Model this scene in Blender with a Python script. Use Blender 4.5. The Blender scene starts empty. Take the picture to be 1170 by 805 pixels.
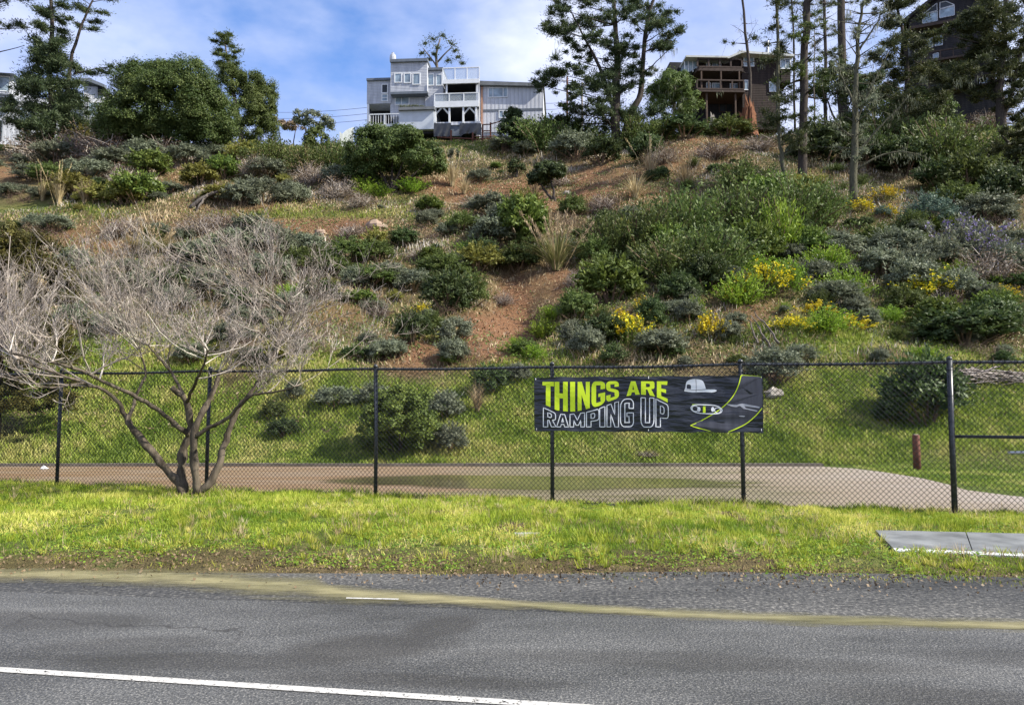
import bpy, math, random
import numpy as np
from mathutils import Vector
from mathutils.geometry import tessellate_polygon
random.seed(7)
rng = np.random.default_rng(11)
SC = bpy.context.scene
COL = SC.collection
R = math.radians

# ------------------------------------------------------------------ camera, sky, sun, exposure
F, CX, CY = 880.0, 585.0, 402.5
PITCH = math.atan((465 - CY) / F)
CAM = np.array([0.0, 0.0, 1.6])
cd = bpy.data.cameras.new('camera'); cam = bpy.data.objects.new('camera', cd); COL.objects.link(cam)
cam.location = CAM; cam.rotation_euler = (R(90) + PITCH, 0, 0)
cd.sensor_width = 36; cd.lens = F / 1170 * 36; cd.clip_start = .1; cd.clip_end = 3000
SC.camera = cam
SUN = Vector((0.78, -0.24, 0.70)).normalized()
SEL = math.asin(SUN.z); SAZ = math.atan2(SUN.x, SUN.y)
sd = bpy.data.lights.new('sun', 'SUN'); sun = bpy.data.objects.new('sun', sd); COL.objects.link(sun)
sd.energy = 4.8; sd.angle = R(.6); sd.color = (1, .94, .82)
sun.rotation_euler = (-SUN).to_track_quat('-Z', 'Y').to_euler(); sun.location = (40, 0, 60)
SC.view_settings.view_transform = 'Standard'; SC.view_settings.look = 'None'
SC.view_settings.exposure = 1.0; SC.view_settings.gamma = 1
W = bpy.data.worlds.new("World"); SC.world = W; W.use_nodes = True
nt = W.node_tree; nt.nodes.clear()
def N(nt, t, **kw):
    n = nt.nodes.new(t)
    for k, v in kw.items():
        if k.startswith('i_'): n.inputs[k[2:].replace('_', ' ')].default_value = v
        else: setattr(n, k, v)
    return n
sky = N(nt, 'ShaderNodeTexSky', sky_type='NISHITA', sun_disc=False, sun_elevation=SEL, sun_rotation=SAZ, air_density=1.0, dust_density=.6, ozone_density=2.0)
bg = N(nt, 'ShaderNodeBackground'); bg.inputs[1].default_value = .1
wo = N(nt, 'ShaderNodeOutputWorld')
tc = N(nt, 'ShaderNodeTexCoord')
mp = N(nt, 'ShaderNodeMapping'); mp.inputs['Scale'].default_value = (1, 1, 1.9); mp.inputs['Location'].default_value = (.35, .2, .1)
n1 = N(nt, 'ShaderNodeTexNoise', i_Scale=2.6, i_Detail=7.0, i_Roughness=.52)
r1 = N(nt, 'ShaderNodeValToRGB'); r1.color_ramp.elements[0].position = .30; r1.color_ramp.elements[1].position = .52
n2 = N(nt, 'ShaderNodeTexNoise', i_Scale=5.0, i_Detail=5.0, i_Roughness=.55)
r2 = N(nt, 'ShaderNodeValToRGB'); r2.color_ramp.elements[0].position = .3; r2.color_ramp.elements[1].position = .7
r2.color_ramp.elements[0].color = (2.7, 3.25, 5.3, 1); r2.color_ramp.elements[1].color = (4.9, 5.25, 6.5, 1)
tint = N(nt, 'ShaderNodeMix', data_type='RGBA', blend_type='MULTIPLY'); tint.inputs[0].default_value = 1
tint.inputs[7].default_value = (.72, .95, 1.3, 1)
mx = N(nt, 'ShaderNodeMix', data_type='RGBA')
L = nt.links.new
L(tc.outputs['Generated'], mp.inputs[0]); L(mp.outputs[0], n1.inputs['Vector']); L(mp.outputs[0], n2.inputs['Vector'])
L(n1.outputs[0], r1.inputs[0]); L(n2.outputs[0], r2.inputs[0])
L(sky.outputs[0], tint.inputs[6])
L(r1.outputs[0], mx.inputs[0]); L(tint.outputs[2], mx.inputs[6]); L(r2.outputs[0], mx.inputs[7])
L(mx.outputs[2], bg.inputs[0]); L(bg.outputs[0], wo.inputs[0])

# ------------------------------------------------------------------ helpers
def smooth(a, b, x):
    t = np.clip((np.asarray(x, float) - a) / (b - a), 0, 1); return t * t * (3 - 2 * t)
def ray(px, py):
    c, s = math.cos(PITCH), math.sin(PITCH)
    px = np.asarray(px, float); py = np.asarray(py, float)
    a = (px - CX) / F; b = (CY - py) / F
    return np.stack([a, c - b * s, s + b * c], -1)
def at(px, py, y):                      # world point where the view direction meets the upright plane at depth y
    d = ray(px, py); return CAM + d * (y / d[1])
def proj(p):
    p = np.asarray(p, float) - CAM; c, s = math.cos(PITCH), math.sin(PITCH)
    zf = p[..., 1] * c + p[..., 2] * s; up = -p[..., 1] * s + p[..., 2] * c
    zf = np.where(zf < .1, .1, zf)
    return CX + F * p[..., 0] / zf, CY - F * up / zf
_tab = rng.random((64, 64))
def vnoise(x, y, sc):
    x = np.asarray(x, float) / sc; y = np.asarray(y, float) / sc
    xi = np.floor(x).astype(int); yi = np.floor(y).astype(int); fx = x - xi; fy = y - yi
    fx = fx * fx * (3 - 2 * fx); fy = fy * fy * (3 - 2 * fy)
    g = lambda i, j: _tab[i % 64, j % 64]
    return (g(xi, yi) * (1 - fx) + g(xi + 1, yi) * fx) * (1 - fy) + (g(xi, yi + 1) * (1 - fx) + g(xi + 1, yi + 1) * fx) * fy - .5
def fbm(x, y, sc, o=3):
    return sum(vnoise(x + 17.3 * k, y - 9.1 * k, sc / 2 ** k) / 2 ** k for k in range(o))

PY = [-200, 20.9, 21.6, 24, 26, 28.5, 32, 36, 40, 44, 48, 51, 54.5, 57, 62, 68, 73, 77, 84, 100, 140, 200, 420]
PZ = [0, 0, .14, 1.25, 2.3, 3.7, 5.2, 7.0, 8.9, 10.9, 13.3, 15.2, 15.9, 17.4, 20.6, 24.0, 26.7, 28.3, 29.3, 30.6, 32.5, 32, 18]
PZR = [0, 0, .14, 1.25, 2.3, 3.5, 5.2, 7.2, 9.4, 11.7, 14.1, 16.0, 18.1, 19.6, 22.4, 25.5, 27.7, 29.2, 30.2, 31.4, 33, 33, 20]
def terrain(x, y):
    x = np.asarray(x, float); y = np.asarray(y, float)
    # the lot's right side is cut back: grass starts nearer there
    ys = y + np.where((y < 24) & (y > 9), smooth(9.2, 12.5, x) * smooth(12.5, 15, y) * smooth(24, 20, y) * 1.2, 0)
    zl = np.interp(ys, PY, PZ); zr = np.interp(ys, PY, PZR)
    w = smooth(-6, 16, x); z = zl * (1 - w) + zr * w
    far = smooth(21, 34, y)
    z = z + smooth(20, 42, x) * .9 * smooth(50, 76, y) - smooth(-20, -45, x) * .6 * smooth(50, 76, y)
    z = z + far * (fbm(x, y, 9, 2) * 1.0 + fbm(x + 5, y, 2.6, 3) * .6 * smooth(90, 70, y))
    gx, gy = proj(np.stack([x, y, z], -1))
    # eroded gullies on the face of the hill
    gul = np.exp(-((x - (.4 - .06 * (y - 34))) / 1.3) ** 2) * smooth(29, 33, y) * smooth(44, 38, y)
    gul += .7 * np.exp(-((x + 5.6) / 1.1) ** 2) * smooth(27, 30, y) * smooth(37, 33, y)
    z = z - gul * .8
    verge = smooth(7.3, 8.6, y) * smooth(13.9, 12.4, y + x * .24)
    z = z + verge * (.05 + .05 * fbm(x, y, 1.5, 2))
    return z
_T = np.concatenate([np.arange(3, 40, .04), np.arange(40, 170, .1)])
def ground(px, py):
    d = ray(px, py); P = CAM + d[None] * _T[:, None]
    below = P[:, 2] < terrain(P[:, 0], P[:, 1])
    i = int(np.argmax(below)) if below.any() else len(_T) - 1
    p = P[i].copy()
    if p[1] > 82: p = CAM + d * (74 / d[1])          # the view passes over the crest: stand it on the crest
    p[2] = float(terrain(p[0], p[1])); return p

class MB:
    def __init__(s): s.V = []; s.Q = []; s.T = []; s.A = []; s.P = []; s.n = 0
    def add(s, v, q=None, t=None, var=None, poly=None):
        v = np.asarray(v, float).reshape(-1, 3)
        if q is not None and len(q): s.Q.append(np.asarray(q, int).reshape(-1, 4) + s.n)
        if t is not None and len(t): s.T.append(np.asarray(t, int).reshape(-1, 3) + s.n)
        s.V.append(v); s.A.append(np.full(len(v), .5) if var is None else np.broadcast_to(np.asarray(var, float), (len(v),)))
        s.n += len(v); return s
    def hexa(s, p, var=None):             # 8 points: bottom ring, top ring
        return s.add(p, [[3, 2, 1, 0], [4, 5, 6, 7], [0, 1, 5, 4], [1, 2, 6, 5], [2, 3, 7, 6], [3, 0, 4, 7]], var=var)
    def box(s, x0, x1, y0, y1, z0, z1, var=None):
        return s.hexa([(x0, y0, z0), (x1, y0, z0), (x1, y1, z0), (x0, y1, z0), (x0, y0, z1), (x1, y0, z1), (x1, y1, z1), (x0, y1, z1)], var)
    def tube(s, pts, rad, k=6, var=None, cap=True):
        pts = np.asarray(pts, float); n = len(pts); rad = np.broadcast_to(np.asarray(rad, float), (n,))
        tg = np.gradient(pts, axis=0); tg /= np.linalg.norm(tg, axis=1)[:, None] + 1e-9
        ref = np.array([0, 0, 1.]) if abs(tg[0][2]) < .9 else np.array([1., 0, 0])
        u = np.cross(tg, ref); u /= np.linalg.norm(u, axis=1)[:, None] + 1e-9
        w = np.cross(tg, u)
        a = np.arange(k) * 2 * np.pi / k
        v = pts[:, None] + rad[:, None, None] * (u[:, None] * np.cos(a)[None, :, None] + w[:, None] * np.sin(a)[None, :, None])
        i = np.arange(n - 1)[:, None] * k; j = np.arange(k)[None]; j2 = (j + 1) % k
        q = np.stack([i + j, i + j2, i + k + j2, i + k + j], -1).reshape(-1, 4)
        t = []
        if cap:
            t = [[0, m + 1, m] for m in range(1, k - 1)] + [[(n - 1) * k, (n - 1) * k + m, (n - 1) * k + m + 1] for m in range(1, k - 1)]
        return s.add(v.reshape(-1, 3), q, t, var)
    def leaves(s, c, u, w, var):          # diamond leaves: centre, half length, half width
        v = np.stack([c - u, c + w, c + u, c - w], 1).reshape(-1, 3)
        q = np.arange(len(c) * 4).reshape(-1, 4)
        return s.add(v, q, None, np.repeat(var, 4))
    def blades(s, c, h, w, var):          # upright bent blades: root, tip offset, half width vector
        m = c + h * .55 + np.array([0, 0, .08]) * np.linalg.norm(h, axis=1)[:, None]
        v = np.stack([c - w, c + w, m + w * .7, m - w * .7, c + h], 1).reshape(-1, 3)
        b = np.arange(len(c))[:, None] * 5
        return s.add(v, b + np.array([[0, 1, 2, 3]]), b + np.array([[3, 2, 4]]), np.repeat(var, 5))
    def prism(s, poly, off, var=None, holes=()):      # planar polygon (3D pts) extruded by vector off
        loops = [list(map(Vector, poly))] + [list(map(Vector, h)) for h in holes]
        tris = tessellate_polygon(loops); pts = [p for l in loops for p in l]; n = len(pts); off = Vector(off)
        v = [tuple(p) for p in pts] + [tuple(p + off) for p in pts]
        t = [tuple(a) for a in tris] + [tuple(i + n for i in reversed(a)) for a in tris]
        q = []; b = 0
        for l in loops:
            m = len(l); q += [[b + i, b + (i + 1) % m, b + (i + 1) % m + n, b + i + n] for i in range(m)]; b += m
        return s.add(v, q, t, var)
    def flat(s, poly, var=None, holes=()):
        loops = [list(map(Vector, poly))] + [list(map(Vector, h)) for h in holes]
        pts = [p for l in loops for p in l]
        return s.add([tuple(p) for p in pts], None, [tuple(a) for a in tessellate_polygon(loops)], var)
    def mesh(s, name, mat, sm=False, org=None):
        V = np.concatenate(s.V); 
        if org is not None: V = V - np.asarray(org)
        Q = np.concatenate(s.Q) if s.Q else np.zeros((0, 4), int); T = np.concatenate(s.T) if s.T else np.zeros((0, 3), int)
        me = bpy.data.meshes.new(name); me.vertices.add(len(V)); me.vertices.foreach_set('co', V.astype(np.float32).ravel())
        me.loops.add(Q.size + T.size); me.loops.foreach_set('vertex_index', np.concatenate([Q.ravel(), T.ravel()]).astype(np.int32))
        me.polygons.add(len(Q) + len(T))
        st = np.concatenate([np.arange(len(Q)) * 4, Q.size + np.arange(len(T)) * 3]).astype(np.int32)
        me.polygons.foreach_set('loop_start', st)
        me.polygons.foreach_set('use_smooth', np.full(len(st), bool(sm)))
        at_ = me.attributes.new('var', 'FLOAT', 'POINT'); at_.data.foreach_set('value', np.concatenate(s.A).astype(np.float32))
        me.update(calc_edges=True); me.validate(); me.materials.append(mat); return me
    def build(s, name, mat, parent=None, sm=False, org=None):
        if parent is not None and org is None: org = parent['_o'] if '_o' in parent else None
        o = bpy.data.objects.new(name, s.mesh(name, mat, sm, org)); COL.objects.link(o)
        if parent is not None: o.parent = parent; 
        if parent is not None and org is not None: o['_o'] = list(org)
        return o
def tag(o, label=None, cat=None, group=None, kind=None):
    if label: o['label'] = label
    if cat: o['category'] = cat
    if group: o['group'] = group
    if kind: o['kind'] = kind
    return o
def thing(name, label, cat, loc, group=None):
    o = bpy.data.objects.new(name, None); COL.objects.link(o); o.location = tuple(float(a) for a in loc); o.empty_display_size = .2
    o['_o'] = [float(a) for a in loc]; return tag(o, label, cat, group)
def dup(o, parent=None):
    c = o.copy(); COL.objects.link(c); c.parent = parent
    for ch in list(o.children): dup(ch, c)
    return c

# ------------------------------------------------------------------ materials
def mat(name, rough=.8, spec=.3):
    m = bpy.data.materials.new(name); m.use_nodes = True; t = m.node_tree; p = t.nodes['Principled BSDF']
    p.inputs['Roughness'].default_value = rough; p.inputs['Specular IOR Level'].default_value = spec
    return m, t, p, t.links.new
def ramp(t, stops):
    r = N(t, 'ShaderNodeValToRGB'); e = r.color_ramp.elements
    while len(e) < len(stops): e.new(.5)
    for i, (p, c) in enumerate(stops): e[i].position = p; e[i].color = (*c, 1) if len(c) == 3 else c
    return r
def noise(t, sc, det=4, rough=.55, vec=None, scale=None):
    n = N(t, 'ShaderNodeTexNoise'); n.inputs['Scale'].default_value = sc; n.inputs['Detail'].default_value = det; n.inputs['Roughness'].default_value = rough
    c = N(t, 'ShaderNodeTexCoord'); src = c.outputs['Object']
    if scale:
        m = N(t, 'ShaderNodeMapping'); m.inputs['Scale'].default_value = scale; t.links.new(src, m.inputs[0]); src = m.outputs[0]
    t.links.new(src, n.inputs['Vector']); return n
def mixc(t, f, a, b, bt='MIX'):
    m = N(t, 'ShaderNodeMix', data_type='RGBA', blend_type=bt)
    for i, v in ((0, f), (6, a), (7, b)):
        if hasattr(v, 'is_output'): t.links.new(v, m.inputs[i])
        else: m.inputs[i].default_value = v if i == 0 else ((*v, 1) if len(v) == 3 else v)
    return m.outputs[2]
def bump(t, p, h, st=.4, d=.02):
    b = N(t, 'ShaderNodeBump'); b.inputs['Strength'].default_value = st; b.inputs['Distance'].default_value = d
    t.links.new(h, b.inputs['Height']); t.links.new(b.outputs[0], p.inputs['Normal'])
def plain(name, c, rough=.7, var=.18, sc=6, spec=.3, scale=None, metal=0, bmp=0):
    m, t, p, L = mat(name, rough, spec); n = noise(t, sc, 5, .6, scale=scale); p.inputs['Metallic'].default_value = metal
    r = ramp(t, [(.3, [a * (1 - var) for a in c]), (.7, [min(1, a * (1 + var)) for a in c])]); L(n.outputs[0], r.inputs[0]); L(r.outputs[0], p.inputs['Base Color'])
    if bmp: bump(t, p, n.outputs[0], bmp, .02)
    return m
def leafmat(name, c0, c1, c2, trans=.3, rough=.55, spec=.25):
    m, t, p, L = mat(name, rough, spec)
    a = N(t, 'ShaderNodeAttribute', attribute_name='var'); r = ramp(t, [(0, c0), (.5, c1), (1, c2)]); L(a.outputs['Fac'], r.inputs[0])
    oi = N(t, 'ShaderNodeObjectInfo'); hs = N(t, 'ShaderNodeHueSaturation')
    mr = N(t, 'ShaderNodeMapRange'); mr.inputs[3].default_value = .8; mr.inputs[4].default_value = 1.25
    mh = N(t, 'ShaderNodeMapRange'); mh.inputs[3].default_value = .487; mh.inputs[4].default_value = .513
    L(oi.outputs['Random'], mr.inputs[0]); L(oi.outputs['Random'], mh.inputs[0]); L(mr.outputs[0], hs.inputs['Value']); L(mh.outputs[0], hs.inputs['Hue'])
    L(r.outputs[0], hs.inputs['Color']); L(hs.outputs[0], p.inputs['Base Color'])
    if trans:
        tb = N(t, 'ShaderNodeBsdfTranslucent'); L(hs.outputs[0], tb.inputs[0]); ms = N(t, 'ShaderNodeMixShader'); ms.inputs[0].default_value = trans
        L(p.outputs[0], ms.inputs[1]); L(tb.outputs[0], ms.inputs[2]); L(ms.outputs[0], t.nodes['Material Output'].inputs[0])
    return m
M = {}
M['sage'] = leafmat('sage_leaf', (.075, .09, .055), (.145, .165, .105), (.26, .28, .19), .25)
M['green'] = leafmat('green_leaf', (.045, .075, .014), (.105, .155, .028), (.20, .25, .055), .3)
M['bright'] = leafmat('bright_leaf', (.08, .14, .015), (.17, .27, .025), (.3, .4, .05), .35)
M['olive'] = leafmat('olive_leaf', (.095, .095, .022), (.18, .18, .04), (.30, .28, .07))
M['darkleaf'] = leafmat('dark_leaf', (.022, .042, .012), (.052, .082, .024), (.11, .14, .05), .3)
M['laurel'] = leafmat('laurel_leaf', (.028, .052, .012), (.072, .108, .026), (.16, .19, .055), .3)
M['pine'] = leafmat('pine_needle', (.022, .034, .015), (.052, .075, .03), (.12, .14, .06), .25)
M['cypress'] = leafmat('cypress_spray', (.028, .04, .016), (.062, .08, .03), (.145, .15, .055), .25)
M['feather'] = leafmat('feathery_leaf', (.04, .06, .014), (.085, .12, .028), (.16, .2, .06), .3)
M['bluegreen'] = leafmat('blue_green_leaf', (.04, .07, .05), (.085, .13, .09), (.15, .21, .15), .2)
M['broom'] = leafmat('yellow_blossom', (.38, .31, .01), (.56, .44, .015), (.72, .58, .03), .25)
M['purple'] = leafmat('purple_blossom', (.16, .12, .27), (.24, .18, .38), (.34, .28, .48), .2)
M['russet'] = leafmat('russet_twig', (.10, .06, .04), (.17, .115, .075), (.26, .19, .13), .1)
M['twig'] = leafmat('grey_twig', (.10, .08, .066), (.265, .22, .185), (.50, .45, .40), 0)
M['straw'] = leafmat('straw_blade', (.22, .16, .08), (.40, .31, .17), (.58, .48, .30), .25)
M['pampas'] = leafmat('pampas_blade', (.09, .11, .03), (.22, .22, .08), (.42, .35, .19), .25)
M['lichen'] = leafmat('hanging_lichen', (.14, .155, .095), (.22, .24, .15), (.36, .38, .26), .3)
M['ivory'] = leafmat('golden_conifer_leaf', (.04, .045, .012), (.10, .095, .022), (.20, .17, .045), .2)
M['vergegrass'] = leafmat('verge_grass_blade', (.13, .20, .018), (.35, .41, .04), (.60, .55, .15), .38)
M['hillgrass'] = leafmat('hill_grass_blade', (.12, .185, .025), (.265, .335, .052), (.46, .43, .15), .38)
M['litter'] = leafmat('dry_litter', (.10, .065, .04), (.22, .15, .09), (.40, .32, .2), 0)
def bark(name, c, c2, sc=14):
    m, t, p, L = mat(name, .9, .1); n = noise(t, sc, 6, .65, scale=(1, 1, .25)); r = ramp(t, [(.3, c), (.7, c2)]); L(n.outputs[0], r.inputs[0]); L(r.outputs[0], p.inputs['Base Color'])
    bump(t, p, n.outputs[0], .8, .03); return m
M['bark'] = bark('dark_bark', (.028, .024, .022), (.085, .07, .06))
M['greybark'] = bark('grey_bark', (.07, .06, .05), (.19, .165, .145))
M['mossbark'] = bark('mossy_bark', (.04, .04, .03), (.13, .125, .085))
M['barebark'] = bark('smooth_grey_bark', (.028, .022, .016), (.17, .14, .105), 9)
M['splinter'] = bark('splintered_red_wood', (.06, .03, .02), (.26, .12, .065), 5)
M['palewood'] = bark('weathered_pale_wood', (.16, .14, .12), (.38, .35, .31), 5)
M['redwood'] = plain('red_brown_timber', (.13, .05, .032), .8, .3, 5)
# ------------------------------------------------------------------ the setting: terrain, road, lot
def blob(px, py, cx, cy, rx, ry): return np.exp(-(((px - cx) / rx) ** 2 + ((py - cy) / ry) ** 2))
SOIL = [(590, 345, 26, 60, 1.2), (560, 395, 30, 35, 1), (470, 405, 40, 22, 1.2), (540, 375, 24, 20, .8), (300, 250, 120, 20, .9), (110, 275, 70, 22, .8), (560, 225, 60, 26, .9), (680, 215, 80, 30, 1), (780, 170, 70, 26, .9),
        (200, 200, 30, 14, .8), (640, 325, 22, 30, .8), (860, 355, 50, 22, .7), (1020, 235, 50, 22, .6), (15, 195, 30, 14, .8), (370, 360, 60, 22, .6), (620, 400, 26, 20, .7), (400, 262, 80, 14, .8), (500, 215, 60, 16, .5), (880, 160, 60, 18, .6)]
GRASS = [(960, 385, 80, 24, 1.1), (200, 395, 160, 25, .8), (500, 345, 60, 16, .5), (630, 385, 40, 26, .6), (850, 325, 40, 22, .7), (960, 325, 70, 25, .6), (340, 245, 120, 7, 1), (60, 240, 80, 9, .8), (505, 247, 36, 6, 1),
         (520, 165, 70, 20, 1.2), (340, 160, 60, 30, 1.2), (900, 140, 110, 13, 1.3), (1080, 135, 90, 14, 1.2), (1120, 140, 60, 12, 1), (470, 225, 50, 10, .5), (360, 420, 60, 20, .7), (1030, 225, 40, 10, .4), (860, 205, 22, 10, .6)]
def masks(x, y, z=None):
    x = np.asarray(x, float); y = np.asarray(y, float)
    if z is None: z = terrain(x, y)
    px, py = proj(np.stack([x, y, z], -1))
    s = sum(a * blob(px, py, cx, cy, rx, ry) for cx, cy, rx, ry, a in SOIL); g = sum(a * blob(px, py, cx, cy, rx, ry) for cx, cy, rx, ry, a in GRASS)
    g = g + smooth(29.5, 25.5, y + 2.5 * fbm(x, y, 4, 2)) * .95 + smooth(77, 82, y)
    g = np.where(y < 14, .75 * smooth(.1, 1.3, y - (7.53 - .08 * x) + .9 * fbm(x, y, .9, 3)), g)
    nz = fbm(x, y, 3, 3)
    return np.clip(g + nz * np.where((y > 14) & (y < 34), .95, .45) - .4 * s, 0, 1), np.clip(s * 1.05 - .12 + nz * .7, 0, 1)
def axis(segs):
    return np.concatenate([np.arange(a, b, st) for a, b, st in segs])
gx = np.concatenate([-np.geomspace(300, 62, 20), axis([(-60, -16, .5), (-16, 16, .14), (16, 60, .5)]), np.geomspace(60, 300, 20)])
gy = np.concatenate([np.linspace(-120, -10, 12), axis([(-8, 6, .8), (6, 14.5, .14), (14.5, 45, .17), (45, 84, .26)]), np.geomspace(84, 420, 40)])
X, Y = np.meshgrid(gx, gy); Z = terrain(X, Y)
def gridmesh(X, Y, Z, name, m, var=None):
    b = MB(); ny, nx = X.shape; i = np.arange(ny - 1)[:, None] * nx + np.arange(nx - 1)[None]
    b.add(np.stack([X, Y, Z], -1).reshape(-1, 3), np.stack([i, i + 1, i + nx + 1, i + nx], -1).reshape(-1, 4)); return b.build(name, m, sm=True)
m, t, p, L = mat('hillside_ground', .95, .1)
g_ = N(t, 'ShaderNodeAttribute', attribute_name='grass'); s_ = N(t, 'ShaderNodeAttribute', attribute_name='soil')
n1 = noise(t, 1.3, 8, .65); n2 = noise(t, 9, 5, .7); n3 = noise(t, 40, 3, .6)
base = ramp(t, [(.3, (.06, .05, .025)), (.44, (.115, .09, .045)), (.56, (.18, .14, .07)), (.66, (.10, .125, .035))]); L(n1.outputs[0], base.inputs[0])
soil = ramp(t, [(.3, (.13, .065, .035)), (.55, (.25, .135, .075)), (.75, (.38, .24, .145))]); L(n2.outputs[0], soil.inputs[0])
gras = ramp(t, [(.3, (.06, .09, .02)), (.55, (.13, .18, .035)), (.75, (.24, .24, .07))]); L(n2.outputs[0], gras.inputs[0])
c = mixc(t, s_.outputs['Fac'], base.outputs[0], soil.outputs[0]); c = mixc(t, g_.outputs['Fac'], c, gras.outputs[0])
c = mixc(t, .35, c, n3.outputs[0], 'OVERLAY'); L(c, p.inputs['Base Color'])
ad = N(t, 'ShaderNodeMath', operation='ADD'); L(n2.outputs[0], ad.inputs[0]); L(n3.outputs[0], ad.inputs[1]); bump(t, p, ad.outputs[0], .9, .12)
hill = gridmesh(X, Y, Z, 'hillside', m); hill['kind'] = 'structure'
gm, sm_ = masks(X.ravel(), Y.ravel(), Z.ravel())
for nm, a in (('grass', gm), ('soil', sm_)):
    q = hill.data.attributes.new(nm, 'FLOAT', 'POINT'); q.data.foreach_set('value', a.astype(np.float32))

def edge_road(x): return 6.16 - .142 * x           # far edge of the asphalt
def edge_grass(x): return 7.53 - .08 * x + .12 * fbm(np.asarray(x, float), np.asarray(x, float) * 0 + 3, 1.2, 3)
def fence_y(x): return 11.4 - .2401 * (np.asarray(x, float) - 6.54)
def strip(name, m, x0, x1, f0, f1, z, n=160, ny=8):
    xs = np.linspace(x0, x1, n); u = np.linspace(0, 1, ny)[:, None]
    a = np.array([float(f0(v)) for v in xs]); b_ = np.array([float(f1(v)) for v in xs])
    Xs = np.broadcast_to(xs, (ny, n)); Ys = a[None] * (1 - u) + b_[None] * u
    o = gridmesh(Xs, Ys, np.full(Xs.shape, z), name, m); o['kind'] = 'structure'; return o
def asphalt(name, lo, hi, rough0, rough1, grain):
    m, t, p, L = mat(name, .6, .5)
    a = noise(t, .7, 5, .6, scale=(.45, 1.3, 1)); b = noise(t, grain, 2, .7); c2 = noise(t, grain * .35, 3, .6); w = noise(t, .35, 3, .5)
    base = ramp(t, [(.34, lo), (.5, [(x + y) / 2 for x, y in zip(lo, hi)]), (.66, hi)]); L(a.outputs[0], base.inputs[0])
    gr = ramp(t, [(.34, (.25, .25, .25)), (.47, (.75, .75, .75)), (.56, (1.0, 1.0, 1.0)), (.66, (2.6, 2.5, 2.35))]); L(b.outputs[0], gr.inputs[0])
    c = mixc(t, .9, base.outputs[0], gr.outputs[0], 'MULTIPLY'); L(c, p.inputs['Base Color'])
    rr = N(t, 'ShaderNodeMapRange'); rr.inputs[1].default_value = .35; rr.inputs[2].default_value = .65; rr.inputs[3].default_value = rough0; rr.inputs[4].default_value = rough1
    L(a.outputs[0], rr.inputs[0]); L(rr.outputs[0], p.inputs['Roughness'])
    ad = N(t, 'ShaderNodeMath', operation='ADD'); L(b.outputs[0], ad.inputs[0]); L(c2.outputs[0], ad.inputs[1]); bump(t, p, ad.outputs[0], .8, .012)
    return m, t, p, L, c
mr, t, p, L, c = asphalt('worn_asphalt', (.056, .056, .054), (.118, .119, .115), .4, .64, 72)
# old damp stains, one broad L-shaped one and a few along the wheel track
def stainmask(t, loc, rx, ry, rz):
    co = N(t, 'ShaderNodeTexCoord'); mp = N(t, 'ShaderNodeMapping', vector_type='TEXTURE'); mp.inputs['Location'].default_value = (*loc, 0); mp.inputs['Rotation'].default_value = (0, 0, rz); mp.inputs['Scale'].default_value = (rx, ry, 1)
    nz = noise(t, 2.2, 4, .6); nv = N(t, 'ShaderNodeVectorMath', operation='MULTIPLY_ADD'); nv.inputs[1].default_value = (.7, .7, 0); 
    t.links.new(co.outputs['Object'], mp.inputs[0]); t.links.new(nz.outputs['Color'], nv.inputs[0]); t.links.new(mp.outputs[0], nv.inputs[2])
    sb = N(t, 'ShaderNodeVectorMath', operation='SUBTRACT'); sb.inputs[1].default_value = (.35, .35, 0); t.links.new(nv.outputs[0], sb.inputs[0])
    ln = N(t, 'ShaderNodeVectorMath', operation='LENGTH'); t.links.new(sb.outputs[0], ln.inputs[0])
    m_ = N(t, 'ShaderNodeMapRange'); m_.inputs[1].default_value = 1.05; m_.inputs[2].default_value = .6; t.links.new(ln.outputs['Value'], m_.inputs[0]); return m_.outputs[0]
for loc, rx, ry, rz, k in (((-.5, 5.75), .42, .26, .9, .6), ((-.95, 5.25), .62, .34, .25, .65), ((-1.9, 4.95), 1.3, .2, -.05, .45), ((-3.6, 5.9), 1.3, .3, -.1, .5), ((1.2, 4.95), 1.8, .2, -.12, .4), ((-.6, 4.62), 1.1, .14, -.1, .45), ((2.6, 4.3), 1.2, .2, -.2, .4), ((-2.6, 5.3), .7, .2, .1, .35), ((3.4, 5.0), .9, .22, -.1, .35)):
    f = stainmask(t, loc, rx, ry, rz); ff = N(t, 'ShaderNodeMath', operation='MULTIPLY'); ff.inputs[1].default_value = k; L(f, ff.inputs[0])
    c = mixc(t, ff.outputs[0], c, (.03, .027, .022))
co = N(t, 'ShaderNodeTexCoord'); nw = noise(t, 3, 4, .6); va = N(t, 'ShaderNodeVectorMath', operation='MULTIPLY_ADD'); va.inputs[1].default_value = (.5, .5, 0); L(nw.outputs['Color'], va.inputs[0]); L(co.outputs['Object'], va.inputs[2])
vo = N(t, 'ShaderNodeTexVoronoi', feature='DISTANCE_TO_EDGE'); vo.inputs['Scale'].default_value = .42; L(va.outputs[0], vo.inputs['Vector']); ck = N(t, 'ShaderNodeMapRange'); ck.inputs[1].default_value = .009; ck.inputs[2].default_value = .002; ck.inputs[3].default_value = 0; ck.inputs[4].default_value = .75; L(vo.outputs['Distance'], ck.inputs[0])
ng = noise(t, .45, 2, .5); gk = N(t, 'ShaderNodeMapRange'); gk.inputs[1].default_value = .52; gk.inputs[2].default_value = .6; L(ng.outputs[0], gk.inputs[0]); mk_ = N(t, 'ShaderNodeMath', operation='MULTIPLY'); L(ck.outputs[0], mk_.inputs[0]); L(gk.outputs[0], mk_.inputs[1]); c = mixc(t, mk_.outputs[0], c, (.03, .028, .025))
L(c, p.inputs['Base Color'])
strip('road', mr, -60, 60, lambda x: -9 - .14 * x, edge_road, .012, 120, 10)
ms, t, p, L, c = asphalt('gravel_shoulder', (.032, .032, .03), (.08, .079, .074), .5, .8, 30)
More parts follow.
